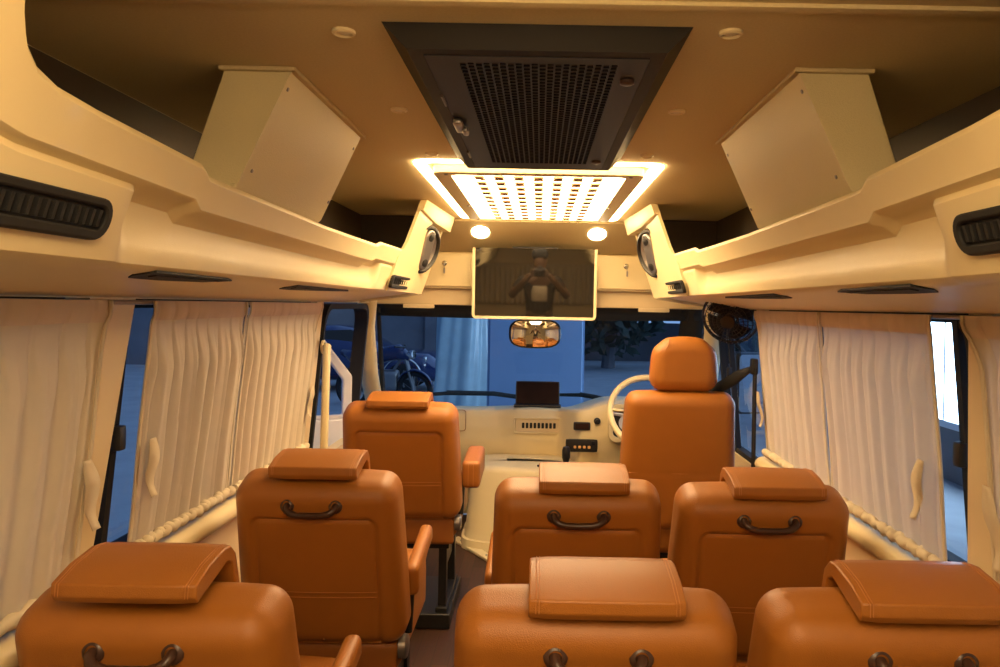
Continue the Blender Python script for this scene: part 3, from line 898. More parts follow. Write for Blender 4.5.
# centre stack
fy = dface(.3) - .016
d1 = obj('display', MB().rbox((.262, fy - .002, .690), (.050, .008, .024), .005, (6, 3, 4)), 'black', db)
obj('display_glass', MB().box((.262, fy - .0105, .690), (.078, .002, .030)), 'tabletscreen', d1)
obj('ignition_knob', MB().lathe([(.020, 0), (.020, .012), (.012, .016), (.012, .03), (0, .031)], CYL((.352, fy, .722), (0, -1, 0)), 18), 'black', db)
sw = obj('switch_panel', MB().rbox((.262, fy - .004, .575), (.095, .012, .038), .008, (8, 3, 4)), 'black', db)
for k in range(4): obj('button', MB().rbox((.222 + k * .028, fy - .018, .568), (.008, .004, .008), .003, (3, 3, 3)), 'amber', sw)
obj('button', MB().rbox((.330, fy - .018, .592), (.012, .004, .012), .003, (3, 3, 3)), 'dmetal', sw)
# instrument binnacle
mb = MB(); mb.plate(rrect(.415, .60, .80, .83, .05), rrect(.445, .63, .77, .80, .03), lambda a, b: (a, dface(.6) + .02, b), lambda a, b: (a, dface(.6) - .055, b))
bn = obj('binnacle', mb, 'cream', db, bevel=.008, bseg=3)
obj('instrument_glass', MB().box((.608, dface(.6) - .018, .715), (.33, .006, .175)), 'black', bn)
for x in (.53, .68):
    obj('dial', MB().lathe([(.05, 0), (.05, .002), (0, .003)], CYL((x, dface(.6) - .022, .715), (0, -1, 0)), 24), 'white', bn)

tb = thing('tablet', 'black tablet screen standing on its holder on top of the dashboard', 'tablet', (-.005, 4.80, .755))
tbm = Matrix.Translation((-.005, 4.83, .835)) @ Matrix.Rotation(math.radians(-9), 4, 'X')
obj('tablet_body', MB().rbox((0, 0, 0), (.141, .008, .080), .006, (8, 3, 6), None, tbm), 'black', tb)
obj('tablet_glass', MB().prism(rrect(-.133, -.07, .133, .072, .006), lambda a, b: tbm @ Vector((a, -.010, b)), lambda a, b: tbm @ Vector((a, -.008, b))), 'tabletscreen', tb, smooth=None)
obj('holder', MB().rbox((-.005, 4.80, .762), (.150, .045, .010), .007, (8, 4, 3)), 'black', tb)

cw_ = thing('steering_wheel', 'cream steering wheel with a dark hub, partly behind the driver seat', 'steering wheel', (.60, 4.12, .80))
smt = CYL((.605, 4.06, .835), (0, -.82, .57))
Rw = .215
obj('rim', MB().tube([smt @ Vector((Rw * math.cos(a), Rw * math.sin(a), 0)) for a in [2 * PI * k / 48 for k in range(48)]], .017, 12, closed=True), 'cream', cw_)
obj('hub', MB().lathe([(.07, -.03), (.07, .0), (.05, .015), (0, .02)], smt), 'cream', cw_)
for a in (PI * .02, PI * .98, PI * 1.5):
    obj('spoke', MB().tube([smt @ Vector((.05 * math.cos(a), .05 * math.sin(a), -.01)), smt @ Vector((Rw * math.cos(a), Rw * math.sin(a), 0))], .014, 8, flat=(.6, 1.3)), 'cream', cw_)
obj('column', MB().tube([smt @ Vector((0, 0, -.02)), smt @ Vector((0, 0, -.52))], .04, 12), 'black', cw_)
obj('stalk', MB().tube([smt @ Vector((-.04, 0, -.07)), smt @ Vector((-.20, .02, -.06))], .009, 8), 'white', cw_)

ec = thing('engine_cover', 'cream moulded engine cover on the floor between the front seats', 'engine cover', (-.05, 4.45, 0))
def cowl(u, v):
    a = u * 2 * PI; c, s_ = math.cos(a), math.sin(a); n = 6
    q = 1 / (abs(c) ** n + abs(s_) ** n) ** (1 / n)
    prof = [(1.03, .0), (1.02, .055), (.985, .06), (.97, .09), (.93, .28), (.90, .40), (.87, .445), (.80, .462), (.4, .468), (.001, .468)]
    k = v * (len(prof) - 1); i = min(int(k), len(prof) - 2); t = k - i
    r = lerp(prof[i][0], prof[i + 1][0], t); z = lerp(prof[i][1], prof[i + 1][1], t)
    x = -.02 + .41 * c * q * r; y = 4.50 + .30 * s_ * q * r
    y += .10 * (-(x + .02) / .41 - 0) * (1 if s_ < 0 else 0) * .6
    return Vector((x, y - .06 * (z / .46) * (-1 if s_ < 0 else 0), z))
obj('cover_body', MB().grid(cowl, 64, 27, wrap=True), 'cream', ec, smooth=50)
mb = MB(); mb.prism([(-.50, 4.44), (-.25, 4.06), (-.21, 4.10), (-.46, 4.48)], lambda a, b: (a, b, .001), lambda a, b: (a, b, .018))
sill = obj('edge_strip', mb, 'cream', ec, bevel=.004)
for t in (.15, .5, .85): obj('screw', MB().lathe([(.006, 0), (.006, .003), (0, .004)], Matrix.Translation((lerp(-.475, -.235, t), lerp(4.45, 4.09, t), .018)), 10), 'steel', sill)
obj('latch', MB().rbox((-.37, 4.40, .455), (.012, .02, .012), .005, (4, 4, 4)), 'black', ec)
obj('latch', MB().rbox((.03, 4.36, .472), (.03, .008, .006), .004, (4, 4, 4)), 'black', ec)
gl = thing('gear_lever', 'short black gear lever knob in front of the switch panel', 'gear lever', (.165, 4.30, .46))
obj('knob', MB().lathe([(.0, .085), (.018, .08), (.024, .06), (.024, .02), (.018, 0), (.01, -.01)], Matrix.Translation((.165, 4.30, .515)), 18), 'black', gl)
obj('gaiter', MB().lathe([(.05, 0), (.035, .02), (.022, .03), (.012, .06)], Matrix.Translation((.165, 4.30, .462)), 18), 'blackm', gl)

# ------------------------------------------------------------------ grab rail, fan, wipers
gr = MB(); gr.tube([(-.875, 3.10, 1.215), (-.870, 3.065, 1.218), (-.858, 3.03, 1.195), (-.853, 3.01, 1.14), (-.852, 3.00, 1.0), (-.852, 2.99, .70)], .0155, 12)
gr.lathe([(.028, 0), (.028, .006), (.018, .01)], CYL((-.898, 3.105, 1.215), (1, 0, 0)), 16)
gr.lathe([(.028, 0), (.028, .006), (.018, .01)], CYL((-.90, 2.99, .70), (1, 0, 0)), 16)
gr.tube([(-.90, 2.99, .70), (-.852, 2.99, .70)], .0155, 12)
tag(obj('grab_rail', gr, 'duct'), 'cream tubular grab rail by the front left doorway beside the curtain', 'grab rail')

fan = thing('fan', 'small black caged fan under the right luggage rack beside the driver window', 'fan', (.80, 3.24, EYE - .04))
fc = Vector((.818, 3.22, EYE - .035)); fnrm = Vector((-.42, -.80, -.42)).normalized(); fm = CYL(fc, fnrm)
Rf = .118
mb = MB()
for rr, zz in ((Rf, 0), (Rf * .98, .018), (Rf * .86, .032), (Rf * .7, .040), (Rf * .55, .044), (Rf * .4, .046)):
    mb.tube([fm @ Vector((rr * math.cos(a), rr * math.sin(a), zz)) for a in [2 * PI * k / 40 for k in range(40)]], .0022 if rr < Rf else .006, 6, closed=True)
for k in range(28):
    a = 2 * PI * k / 28; c, s_ = math.cos(a), math.sin(a)
    mb.tube([fm @ Vector((q * Rf * c, q * Rf * s_, z)) for q, z in ((1, .0), (.98, .018), (.86, .032), (.55, .044), (.25, .047))], .0014, 5)
    if k % 2 == 0: mb.tube([fm @ Vector((q * Rf * c, q * Rf * s_, z)) for q, z in ((1, .0), (.95, -.025), (.6, -.05), (.3, -.055))], .0016, 5)
obj('cage', mb, 'black', fan)
obj('cage_badge', MB().lathe([(.032, .044), (.030, .050), (0, .052)], fm), 'black', fan)
mb = MB()
for k in range(4):
    a0 = k * PI / 2
    mb.grid(lambda u, v: fm @ Vector(((.02 + .078 * u) * math.cos(a0 + (v - .5) * (1.0 + .3 * u)), (.02 + .078 * u) * math.sin(a0 + (v - .5) * (1.0 + .3 * u)), .008 + .02 * (v - .5))), 4, 5)
mb.lathe([(.024, -.01), (.024, .03), (0, .034)], fm)
obj('blades', mb, 'dmetal', fan, solid=.0015)
obj('motor', MB().lathe([(.0, -.09), (.03, -.088), (.036, -.07), (.036, -.01)], fm), 'black', fan)
obj('bracket', MB().tube([fm @ Vector((0, 0, -.07)), fc + Vector((.05, .08, .02)), fc + Vector((.06, .08, .07))], .009, 8), 'black', fan)

for pts, lab, nm in (([(-.80, .82), (-.60, .82), (-.30, .80), (-.10, .765), (.05, .72)], 'black wiper lying across the lower left of the windscreen', 'windscreen_wiper'),
                     ([(.12, .80), (.28, .805), (.38, .79), (.62, .74)], 'black wiper lying across the lower right of the windscreen, right of the tablet', 'windscreen_wiper')):
    pts = [tuple(wsp((x / .94 + 1) / 2, (1.42 - z) / .8, .035)) for x, z in pts]
    t = thing(nm, lab, 'wiper', pts[0], 'windscreen wipers')
    obj('blade', MB().tube(pts, [.010, .013, .012, .010, .008][:len(pts)], 6, flat=(1.0, .5)), 'blackm', t)
    obj('arm', MB().tube([(p[0], p[1] + .015, p[2] + .012) for p in pts[1:]], .006, 6), 'black', t)

# ------------------------------------------------------------------ curtains
def curtain(s, y0, y1, lab, pleats, edge_back=0., edge_front=0., zb=.82, zt=None, tie=None, seed=0, sq0=0., sq1=0., grp='side window curtains'):
    rnd = random.Random(seed)
    zt = zt or EYE - .004
    root = thing('curtain', lab, 'curtain', (s * .88, (y0 + y1) / 2, zb), grp)
    ph = [rnd.uniform(-.5, .5) for _ in range(40)]; am = [rnd.uniform(.6, 1.15) for _ in range(pleats * 2 + 4)]
    hb = .045
    nu, nv = pleats * 18, 36
    def P(u, v, dx=0.):
        z = lerp(zt, zb, v)
        below = smoothstep(hb, hb + .13, zt - z) * smoothstep(0, .035, u) * (1 - smoothstep(.965, 1, u))
        loose = smoothstep(.0, 1., v)
        # crisp pleats: narrow folds standing towards the aisle
        c = u * pleats + .10 * math.sin(u * 9 + ph[0] * 6) + .04 * math.sin(v * 4 + ph[1] * 5) * loose
        f = c - math.floor(c); a = am[int(c) % len(am)]
        wv = .06 + .17 * smoothstep(hb, hb + .22, zt - z)
        fold = 1 - math.exp(-(abs(f - .5 + .06 * (a - .9)) / wv) ** 2.6)
        amp = (.003 + .024 * below * a) * (1 - .25 * loose)
        ripple = .0015 * math.sin(u * pleats * 2 * PI * 2.3 + ph[2] * 9) * below
        x = wx(z) - .016 - amp * fold - ripple - .002 * rnd.random() * 0 - dx
        if zt - z < hb: x -= .004 * math.sin((zt - z) / hb * PI) + .0025 * math.sin(u * 47 + ph[3] * 9) 
        a0 = y0 + edge_back * (1 - smoothstep(.0, .25, v)) + sq0 * math.sin(v * PI) ; a1 = y1 + edge_front * (1 - smoothstep(.0, .2, v)) - sq1 * math.sin(v * PI)
        y = lerp(a0, a1, u) + .006 * math.sin(v * 7 + u * 5 + ph[4] * 6) * loose
        return Vector((s * x, y, z))
    obj('panel', MB().grid(lambda u, v: P(u, v), nu, nv), 'curtain', root, smooth=80)
    obj('heading_band', MB().grid(lambda u, v: P(u, v * hb / (zt - zb), .003), nu, 4), 'curtainband', root, smooth=80)
    # gathered hem roll at the sill
    mb = MB(); pts = []; rr = []
    for k in range(90):
        u = k / 89; y = lerp(y0, y1, u)
        pts.append((s * (wx(zb) - .040 - .004 * math.sin(k * .9)), y, zb + .012 + .003 * math.sin(k * 1.7))); rr.append(.0125 + rnd.uniform(-.003, .003))
    mb.tube(pts, rr, 10)
    obj('hem_roll', mb, 'tie', root, smooth=80)
    # edge binding
    for uu, yy in ((0., 0), (1., 0)):
        mb = MB(); mb.grid(lambda u, v: P(uu, v, .006) + Vector((0, (u - .5) * .012, 0)), 2, nv)
        obj('edge_binding', mb, 'curtain', root, solid=.002, smooth=80)
    if tie:
        yt, zt2, ln, sw_ = tie
        mb = MB()
        def strap(u, v):
            # a cloth loop hanging from the curtain edge
            a = u
            z = zt2 - ln * a
            y = yt + sw_ * a * (1.3 - .5 * a) + (v - .5) * (.026 + .024 * math.sin(min(1, a * 1.2) * PI) )
            x = wx(z) - .044 - .010 * math.sin(a * 7) * a
            return Vector((s * x, y, z))
        mb.grid(strap, 18, 2)
        obj('tieback', mb, 'tie', root, solid=.002, smooth=80)
    return root


curtain(-1, -.35, 1.515, 'pale pleated curtain nearest the camera on the left side windows', 22, tie=(1.475, 1.08, .15, .06), seed=1, edge_front=.012)
curtain(-1, 1.705, 2.245, 'wide pale pleated curtain with a tieback in the middle of the left side windows', 8, tie=(1.725, 1.08, .14, .03), seed=2)
curtain(-1, 2.27, 2.97, 'pale pleated curtain beside the cream grab rail at the front left', 9, tie=(2.95, 1.07, .12, -.02), seed=3, edge_front=.06)
curtain(1, -.35, 1.50, 'pale pleated curtain nearest the camera at the right edge of the picture', 22, tie=(1.48, 1.06, .16, -.03), seed=4, edge_front=.055)
curtain(1, 1.69, 2.345, 'wide pale pleated curtain with a tieback in the middle of the right side windows', 8, tie=(1.735, 1.06, .15, .06), seed=5)
curtain(1, 2.37, 3.02, 'pale pleated curtain behind the driver window at the front right', 9, tie=(3.03, 1.07, .14, -.02), seed=6, edge_front=.03)
curtain(-1, -2.35, -.55, 'pale pleated curtain behind the camera on the left side', 14, seed=7)
curtain(1, -2.35, -.55, 'pale pleated curtain behind the camera on the right side', 14, seed=8)
for s in (-1, 1):
    rc = MB()
    rc.grid(lambda u, v: Vector((s * (.03 + .84 * u), YR + .05 + .016 * math.sin(u * 75) * smoothstep(0, .3, v), lerp(EYE - .02, .82, v))), 160, 12)
    tag(obj('curtain', rc, 'curtain', solid=.002, smooth=80), 'pale pleated curtain behind the camera, %s half of the rear window' % ('left' if s < 0 else 'right'), 'curtain', 'rear window curtains')
    mb = MB(); mb.tube([(s * .888, YR + .1, EYE - .008), (s * .888, 3.05, EYE - .008)], .005, 8)
    tag(obj('curtain_rail', mb, 'steel'), 'thin steel curtain rail along the top of the %s side windows' % ('left' if s < 0 else 'right'), 'curtain rail')

# ------------------------------------------------------------------ front passenger door, open outwards
dr = thing('door_1', None, None, (-.97, 3.95, .3)); dr['kind'] = 'structure'
# rubber seal round the doorway
mb = MB()
def DP(dx): return lambda a, b: (-(wx(b) + dx), a, b)
mb.plate(rrect(3.13, .06, 3.93, EYE - .005, .09, 7), rrect(3.15, .085, 3.905, EYE - .03, .08, 7), DP(-.012), DP(.055))
obj('door_seal', mb, 'blackm', dr)
# leaf: hinged at the front, swung out about 70 degrees
hm_ = Matrix.Translation((-.985, 3.93, 0)) @ Matrix.Rotation(math.radians(-62), 4, 'Z')
def LP(t): return lambda a, b: hm_ @ Vector((t, -a, b))
outer = [(.0, .18), (.0, 1.02), (.10, 1.16), (.26, 1.36), (.66, 1.38), (.76, 1.33), (.78, .9), (.78, .18)]
mb = MB()
mb.prism([(.0, .18), (.0, .80), (.78, .80), (.78, .18)], LP(0), LP(.045))
mb.plate([(.0, .80), (.0, 1.02), (.26, 1.36), (.66, 1.38), (.77, 1.33), (.78, .80)], [(.05, .82), (.05, 1.0), (.285, 1.32), (.64, 1.335), (.72, 1.29), (.73, .82)], LP(.005), LP(.040))
obj('door_leaf', mb, 'white', dr, bevel=.01, bseg=3)
mb = MB(); mb._add([LP(.022)(*q) for q in [(.05, .82), (.05, 1.0), (.285, 1.32), (.64, 1.335), (.72, 1.29), (.73, .82)]], [(0, 1, 2, 3, 4, 5)])
obj('door_glass', mb, 'glass', dr, smooth=None)
mb = MB(); mb.tube([hm_ @ Vector((-.012, -a, b)) for a, b in ((.03, .70), (.03, 1.02), (.27, 1.345), (.65, 1.36), (.755, 1.30), (.76, .7))], .010, 8)
obj('door_rubber', mb, 'blackm', dr)
for z in (.80, .73):
    obj('door_buffer', MB().lathe([(.022, 0), (.022, .02), (0, .026)], hm_ @ Matrix.Translation((.0, -.70, z)) @ Matrix.Rotation(-PI / 2, 4, 'Y'), 14), 'black', dr)

# outside mirror on the right, seen through the driver window
om = thing('wing_mirror', 'tall black wing mirror outside the driver window', 'mirror', (1.12, 3.95, .85))
mmt = Matrix.Translation((1.13, 3.98, 1.01)) @ Matrix.Rotation(math.radians(12), 4, 'Z')
obj('mirror_housing', MB().rbox((0, .02, 0), (.085, .028, .165), .026, (8, 6, 14), None, mmt), 'black', om)
obj('mirror_glass', MB().prism(rrect(-.075, -.152, .075, .152, .02), lambda a, b: mmt @ Vector((a, -.0105, b)), lambda a, b: mmt @ Vector((a, -.007, b))), 'mirror', om, smooth=None)
obj('mirror_arm', MB().tube([(1.10, 4.02, 1.17), (1.04, 4.06, 1.24), (.98, 4.1, 1.24)], .012, 8), 'black', om)

# ------------------------------------------------------------------ outside
GZ = -.55
def gmesh():
    mb = MB(); mb.grid(lambda u, v: Vector((lerp(-40, 40, u), lerp(-25, 45, v), GZ + .02 * math.sin(u * 40) * math.sin(v * 31))), 40, 40); return mb
struct('ground', gmesh(), 'ground')
yw = MB(); yw.box((-8.9, 22.2, GZ + 2.2), (17.0, .3, 4.4))
for k in range(8): yw.box((-14.6 + k * 1.9, 22.0, GZ + 2.2), (.3, .2, 4.4))
tag(obj('boundary_wall', yw, 'greywall'), 'dark grey wall beyond the left half of the windscreen', 'wall')
bp = thing('hoarding_panel', 'tall plain blue sheet panel standing ahead of the windscreen behind the tablet', 'panel', (-.02, 9.2, GZ))
obj('panel_sheet', MB().box((-.04, 9.2, GZ + 1.55), (1.14, .05, 3.1)), 'bluewall', bp, bevel=.01)
for x in (-.61, .53): obj('panel_post', MB().box((x, 9.24, GZ + 1.55), (.05, .08, 3.12)), 'bluewall', bp)

# hanging plastic sheet
def sheet(u, v):
    a = u * 2 * PI
    r = 1 + .10 * math.sin(a * 5 + v * 2) + .06 * math.sin(a * 11 + v * 5)
    return Vector((-1.30 + (.36 + .10 * v) * math.cos(a) * r, 12.5 + .24 * math.sin(a) * r, GZ + 2.7 - 2.62 * v + .05 * math.sin(a * 3) * v))
ps = obj('plastic_dust_sheet', MB().grid(sheet, 90, 30, wrap=True), 'plastic', smooth=70)
tag(ps, 'pale folded plastic dust sheet draped over something tall ahead of the windscreen', 'dust sheet')

# parked dark blue car left of the sheet
car = thing('car', 'dark blue car parked outside, seen through the left of the windscreen', 'car', (-2.1, 9.0, GZ))
def body(u, v):
    # u along the car (x), v round the section
    x = lerp(-2.3, 2.0, u)
    top = interp([(-2.3, .70), (-2.1, .88), (-1.2, .95), (-.55, 1.38), (.0, 1.46), (.9, 1.42), (1.6, 1.0), (1.9, .92), (2.0, .6)], x)
    hw = interp([(-2.3, .60), (-2.0, .80), (-1., .86), (1.6, .86), (2.0, .66)], x)
    a = v * 2 * PI; c, s_ = math.cos(a), math.sin(a); n = 3.5
    q = 1 / (abs(c) ** n + abs(s_) ** n) ** (1 / n)
    zz = .22 + (top - .22) * (.5 + .5 * s_ * q)
    taper = 1 - .24 * smoothstep(.9, 1.45, zz)
    return Vector((-2.3 - x, 9.4 + hw * c * q * taper, GZ + zz))
bd = obj('car_body', MB().grid(body, 60, 40).lathe([(0, 0)], None, 8) if False else MB().grid(body, 60, 40), 'carblue', car, smooth=60)
for x in (-3.55, -.75):
    for y in (8.62, 10.2):
        w = obj('wheel', MB().lathe([(.0, -.10), (.20, -.10), (.31, -.09), (.33, -.05), (.33, .08), (.30, .10), (.2, .10), (.0, .09)], CYL((x, y, GZ + .33), (0, -1, 0))), 'blackm', car)
        h_ = MB(); 
        for k in range(5):
            a = k * 2 * PI / 5; h_.tube([(x, y - .105, GZ + .33), (x + .19 * math.cos(a), y - .105, GZ + .33 + .19 * math.sin(a))], .02, 6)
        obj('hubcap', h_, 'steel', w)
obj('headlight', MB().rbox((-.28, 8.78, GZ + .72), (.05, .14, .09), .04, (6, 6, 6)), 'chrome', car)
obj('side_window', MB().prism([(-3.0, 1.0), (-2.75, 1.32), (-1.9, 1.36), (-1.35, 1.02)], lambda a, b: (a, 8.60 + .45 * (b - 1.0), GZ + b), lambda a, b: (a, 8.58 + .45 * (b - 1.0), GZ + b)), 'black', car)
# a wheel arch moulding with a pale blue shine
arc = [(-.75 + .42 * math.cos(a), 8.535, GZ + .36 + .42 * math.sin(a)) for a in [PI * k / 16 for k in range(17)]]
obj('arch_trim', MB().tube(arc, .018, 8), 'chrome', car)

car.location += Vector((-2.2, 7.6, 0))
mc_ = thing('motorcycle', 'dark motorcycle with pale blue highlights parked close to the left of the windscreen', 'motorcycle', (-1.55, 7.0, GZ))
wc = Vector((-1.42, 6.9, GZ + 1.28 - .62))
def wheel(cx, cy, R):
    return MB().tube([(cx + R * math.cos(a) * .94, cy - R * math.cos(a) * .35, GZ + R + R * math.sin(a)) for a in [2 * PI * k / 40 for k in range(40)]], .055, 8, closed=True)
obj('wheel', wheel(-1.45, 6.9, .33), 'blackm', mc_); obj('wheel', wheel(-2.7, 7.35, .33), 'blackm', mc_)
for cx, cy in ((-1.45, 6.9), (-2.7, 7.35)):
    sp_ = MB()
    for k in range(12):
        a = 2 * PI * k / 12; sp_.tube([(cx, cy, GZ + .33), (cx + .3 * math.cos(a) * .94, cy - .3 * math.cos(a) * .35, GZ + .33 + .3 * math.sin(a))], .006, 5)
    obj('spokes', sp_, 'steel', mc_)
fd = MB(); 
fd.grid(lambda u, v: Vector((-1.45 + .41 * math.cos(.35 + u * 2.2) * .94, 6.9 - .41 * math.cos(.35 + u * 2.2) * .35 + (v - .5) * .16, GZ + .33 + .41 * math.sin(.35 + u * 2.2) - .12 * (v - .5) ** 2)), 18, 6)
obj('front_fender', fd, 'carblue', mc_, solid=.01)
tk = MB(); tk.tube([(-1.55, 6.92, GZ + .95), (-1.75, 7.0, GZ + 1.04), (-2.0, 7.1, GZ + 1.0), (-2.3, 7.2, GZ + .85), (-2.7, 7.35, GZ + .92), (-2.95, 7.45, GZ + 1.0)], [.06, .15, .15, .10, .12, .05], 14)
obj('tank_and_seat', tk, 'carblue', mc_, smooth=80)
obj('engine', MB().rbox((-2.0, 7.1, GZ + .50), (.22, .14, .20), .06, (8, 6, 8)), 'steel', mc_)
obj('fork', MB().tube([(-1.45, 6.84, GZ + .33), (-1.66, 6.93, GZ + 1.02)], .025, 8).tube([(-1.45, 6.98, GZ + .33), (-1.66, 7.05, GZ + 1.02)], .025, 8).tube([(-1.66, 6.99, GZ + 1.02), (-2.0, 7.1, GZ + .5), (-2.7, 7.35, GZ + .33)], .03, 8), 'steel', mc_)
obj('handlebar', MB().tube([(-1.78, 6.66, GZ + 1.16), (-1.66, 6.86, GZ + 1.14), (-1.66, 7.1, GZ + 1.14), (-1.72, 7.32, GZ + 1.16)], .016, 8), 'black', mc_)
obj('headlight', MB().lathe([(.0, .06), (.08, .05), (.09, .0), (.05, -.1), (0, -.12)], CYL((-1.52, 6.93, GZ + 1.0), (.9, -.35, .1)), 18), 'chrome', mc_)

mc_.location += Vector((-.85, 7.0, 0))
# trees and a low fence far ahead on the right
def crown(cx, cy, cz, R, n, seed):
    rnd = random.Random(seed); mb = MB()
    for _ in range(n):
        d = Vector((rnd.gauss(0, 1), rnd.gauss(0, 1), rnd.gauss(0, .8))).normalized() * R * rnd.uniform(.5, 1.0)
        p = Vector((cx, cy, cz)) + d; a = Vector((rnd.uniform(-1, 1), rnd.uniform(-1, 1), rnd.uniform(-1, 1))).normalized(); b = a.orthogonal().normalized()
        l = R * rnd.uniform(.08, .17)
        mb._add([p - a * l, p + b * l * .5, p + a * l, p - b * l * .5], [(0, 1, 2, 3)])
    return mb
for k, (x, y, R, lab) in enumerate(((2.2, 24, 2.0, 'dark leafy tree beyond the yard, just right of the blue panel'), (6.8, 24, 2.2, 'dark leafy tree beyond the yard, behind the driver headrest'), (11.8, 24, 2.4, 'dark leafy tree beyond the yard on the far right'))):
    t = thing('tree', lab, 'tree', (x, y, GZ), 'dark trees beyond the yard')
    obj('foliage', crown(x, y, GZ + 2.3, R, 1100, k), 'leaf', t, smooth=None)
    obj('trunk', MB().tube([(x, y, GZ), (x + .1, y, GZ + 1.5), (x, y, GZ + 3.0)], [.22, .17, .1], 8), 'greywall', t)
tag(obj('yard_fence', MB().box((9.5, 27.5, GZ + .7), (18, .2, 1.4)), 'greywall'), 'low dark wall behind the trees on the right', 'wall')
# building with a glow panel added for the bright right-hand gap
bl = thing('building', 'grey building added outside the right side windows to hold a bright glow panel', 'building', (6.2, 8.2, GZ))
obj('building_wall', MB().box((6.3, 8.2, GZ + 1.9), (3.0, 6.4, 3.8)), 'greywall', bl)
wf = obj('window_frame', MB().plate(rrect(6.6, GZ + .62, 9.6, GZ + 2.5, .02), rrect(6.68, GZ + .70, 9.52, GZ + 2.42, .02), lambda a, b: (4.79, a, b), lambda a, b: (4.74, a, b)), 'white', bl)
obj('glow_pane', MB().box((4.785, 8.1, GZ + 1.56), (.01, 2.86, 1.74)), 'gap_glow', wf)  # glowing pane added to brighten the gap beside the right curtain
for y in (7.4, 8.1, 8.8): obj('glazing_bar', MB().box((4.77, y, GZ + 1.56), (.03, .03, 1.74)), 'white', wf)

# ------------------------------------------------------------------ photographer, reflected in the television
pr = thing('person', 'person in a dark shirt with a pale chest print holding a camera to the face', 'person', (-.02, -.36, 0))
def skinned(name, nodes, edges, m, par, root_i=0, sub=2):
    me = bpy.data.meshes.new(name); off = wloc(par)
    me.from_pydata([Vector(p[:3]) - off for p in nodes], edges, []); me.update()
    o = bpy.data.objects.new(name, me); COL.objects.link(o); o.parent = par
    me.materials.append(M[m])
    o.modifiers.new('k', 'SKIN')
    for i, p in enumerate(nodes):
        r = p[3]; me.skin_vertices[0].data[i].radius = (r, r) if not isinstance(r, tuple) else r
        me.skin_vertices[0].data[i].use_root = (i == root_i)
    q = o.modifiers.new('u', 'SUBSURF'); q.levels = sub; q.render_levels = sub
    for p in me.polygons: p.use_smooth = True
    return o
Y = -.34; X0 = -.01
nodes = [(X0, Y, .86, (.15, .10)), (X0, Y, 1.0, (.14, .095)), (X0, Y, 1.14, (.16, .10)), (X0, Y, 1.27, (.15, .09)), (X0, Y, 1.335, .05), (X0, Y + .02, 1.40, .055), (X0, Y + .02, 1.47, .085), (X0, Y + .01, 1.54, .085), (X0, Y, 1.59, .05),
         (X0 - .19, Y, 1.27, .055), (X0 - .31, Y + .07, 1.10, .045), (X0 - .17, Y + .20, 1.27, .034), (X0 - .09, Y + .235, 1.36, .026),
         (X0 + .19, Y, 1.27, .055), (X0 + .31, Y + .07, 1.10, .045), (X0 + .17, Y + .20, 1.27, .034), (X0 + .09, Y + .235, 1.36, .026),
         (X0 - .09, Y, .78, .085), (X0 - .10, Y, .45, .06), (X0 - .10, Y - .02, .09, .042), (X0 - .11, Y + .12, .04, .035),
         (X0 + .09, Y, .78, .085), (X0 + .10, Y, .45, .06), (X0 + .10, Y - .02, .09, .042), (X0 + .11, Y + .12, .04, .035)]
edges = [(0, 1), (1, 2), (2, 3), (3, 4), (4, 5), (5, 6), (6, 7), (7, 8), (3, 9), (9, 10), (10, 11), (11, 12), (3, 13), (13, 14), (14, 15), (15, 16), (0, 17), (17, 18), (18, 19), (19, 20), (0, 21), (21, 22), (22, 23), (23, 24)]
skinned('body', nodes, edges, 'skin', pr)
sh = [(x, y, z, tuple(q * 1.13 for q in r) if isinstance(r, tuple) else r * 1.18) for x, y, z, r in nodes[:4]] + [(X0 - .19, Y, 1.27, .068), (X0 - .265, Y + .04, 1.165, .062), (X0 + .19, Y, 1.27, .068), (X0 + .265, Y + .04, 1.165, .062)]
skinned('shirt', sh, [(0, 1), (1, 2), (2, 3), (3, 4), (4, 5), (3, 6), (6, 7)], 'shirt', pr)
tr = [(X0, Y, .88, (.165, .115)), (X0 - .09, Y, .78, .10), (X0 - .10, Y, .45, .075), (X0 - .10, Y - .02, .12, .06), (X0 + .09, Y, .78, .10), (X0 + .10, Y, .45, .075), (X0 + .10, Y - .02, .12, .06)]
skinned('trousers', tr, [(0, 1), (1, 2), (2, 3), (0, 4), (4, 5), (5, 6)], 'trouser', pr)
mb = MB(); mb.grid(lambda u, v: Vector((X0 + (u - .5) * .17, Y + .128 - .12 * (u - .5) ** 2 - .25 * (v - .5) ** 2 * .3, 1.05 + v * .17)), 10, 10)
obj('shirt_print', mb, 'print', pr, solid=.003)
hairm = MB(); hairm.rbox((X0, Y - .005, 1.565), (.088, .100, .062), .05, (10, 10, 8))
obj('hair', hairm, 'blackm', pr)
for sx in (-1, 1):
    for k in range(4):
        z = 1.395 - k * .019
        skinned('finger', [(X0 + sx * .088, Y + .232, z, .010), (X0 + sx * .070, Y + .262, z, .009), (X0 + sx * (.050 + .003 * k), Y + .268, z, .008)], [(0, 1), (1, 2)], 'skin', pr, sub=1)
    skinned('thumb', [(X0 + sx * .085, Y + .22, 1.36, .011), (X0 + sx * .055, Y + .19, 1.35, .010), (X0 + sx * .035, Y + .185, 1.36, .009)], [(0, 1), (1, 2)], 'skin', pr, sub=1)
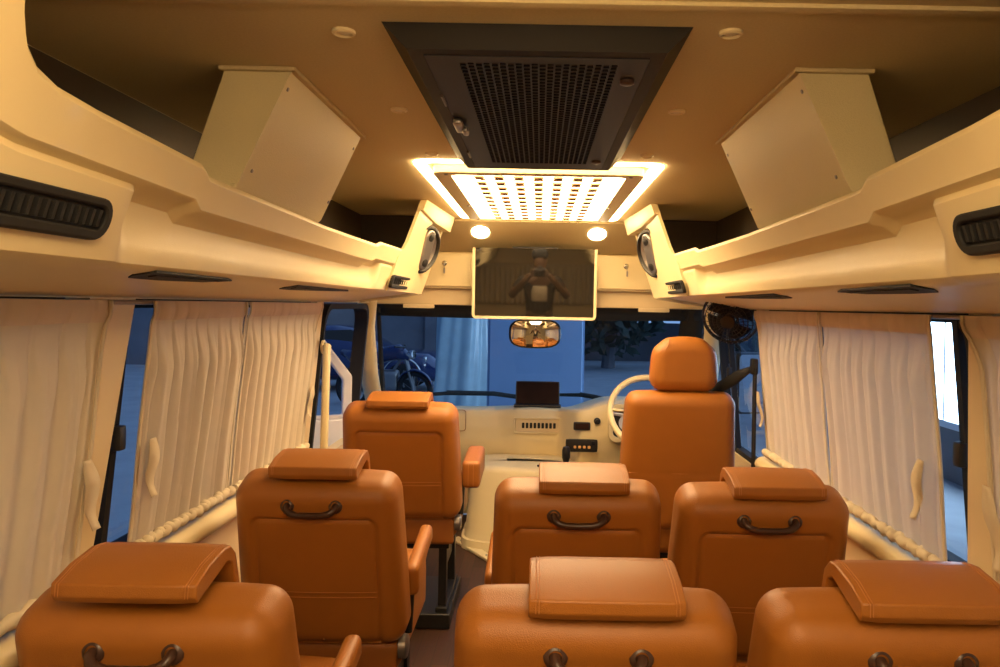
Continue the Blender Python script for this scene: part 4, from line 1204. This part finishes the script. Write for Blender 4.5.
cam_t = thing('photo_camera', 'black camera held up to the face of the photographer', 'camera', (X0, Y + .23, 1.33))
obj('camera_body', MB().rbox((X0, Y + .225, 1.375), (.066, .030, .045), .012, (8, 6, 8)).rbox((X0, Y + .225, 1.425), (.025, .025, .018), .01, (6, 6, 6)), 'black', cam_t)
obj('camera_lens', MB().lathe([(.033, 0), (.033, .045), (.028, .05), (.024, .042), (0, .04)], CYL((X0, Y + .25, 1.37), (0, 1, 0))), 'black', cam_t)

# ------------------------------------------------------------------ sky and lights
w = bpy.data.worlds.new('dusk'); sc.world = w; w.use_nodes = True
nt = w.node_tree; n = nt.nodes; bg = n['Background']
tc = n.new('ShaderNodeTexCoord'); sx_ = n.new('ShaderNodeSeparateXYZ'); mr = n.new('ShaderNodeMapRange'); cr = n.new('ShaderNodeValToRGB')
nt.links.new(tc.outputs['Generated'], sx_.inputs[0]); nt.links.new(sx_.outputs['X'], mr.inputs['Value'])
mr.inputs['From Min'].default_value = -1; mr.inputs['From Max'].default_value = 1
nt.links.new(mr.outputs[0], cr.inputs['Fac']); nt.links.new(cr.outputs['Color'], bg.inputs['Color'])
cr.color_ramp.elements[0].position = .36; cr.color_ramp.elements[0].color = (.05, .10, .23, 1)
cr.color_ramp.elements[1].position = .95; cr.color_ramp.elements[1].color = (.60, .95, 1.5, 1)
bg.inputs['Strength'].default_value = 1.0

# ------------------------------------------------------------------ camera
cam = bpy.data.cameras.new('camera'); co = bpy.data.objects.new('camera', cam); COL.objects.link(co)
co.location = (0, 0, EYE)
F = 750.
cam.sensor_width = 36; cam.lens = F * 36 / 1000
roll = .018
co.rotation_euler = (Matrix.Rotation(PI / 2, 4, 'X') @ Matrix.Rotation(roll, 4, 'Z')).to_euler()
cam.shift_x = -.040; cam.shift_y = -.0275
cam.clip_start = .02
sc.camera = co
sc.view_settings.view_transform = 'Standard'; sc.view_settings.look = 'None'; sc.view_settings.gamma = 1
sc.view_settings.use_curve_mapping = False; sc.view_settings.exposure = .15
sc.cycles.use_denoising = True
sc.cycles.max_bounces = 8
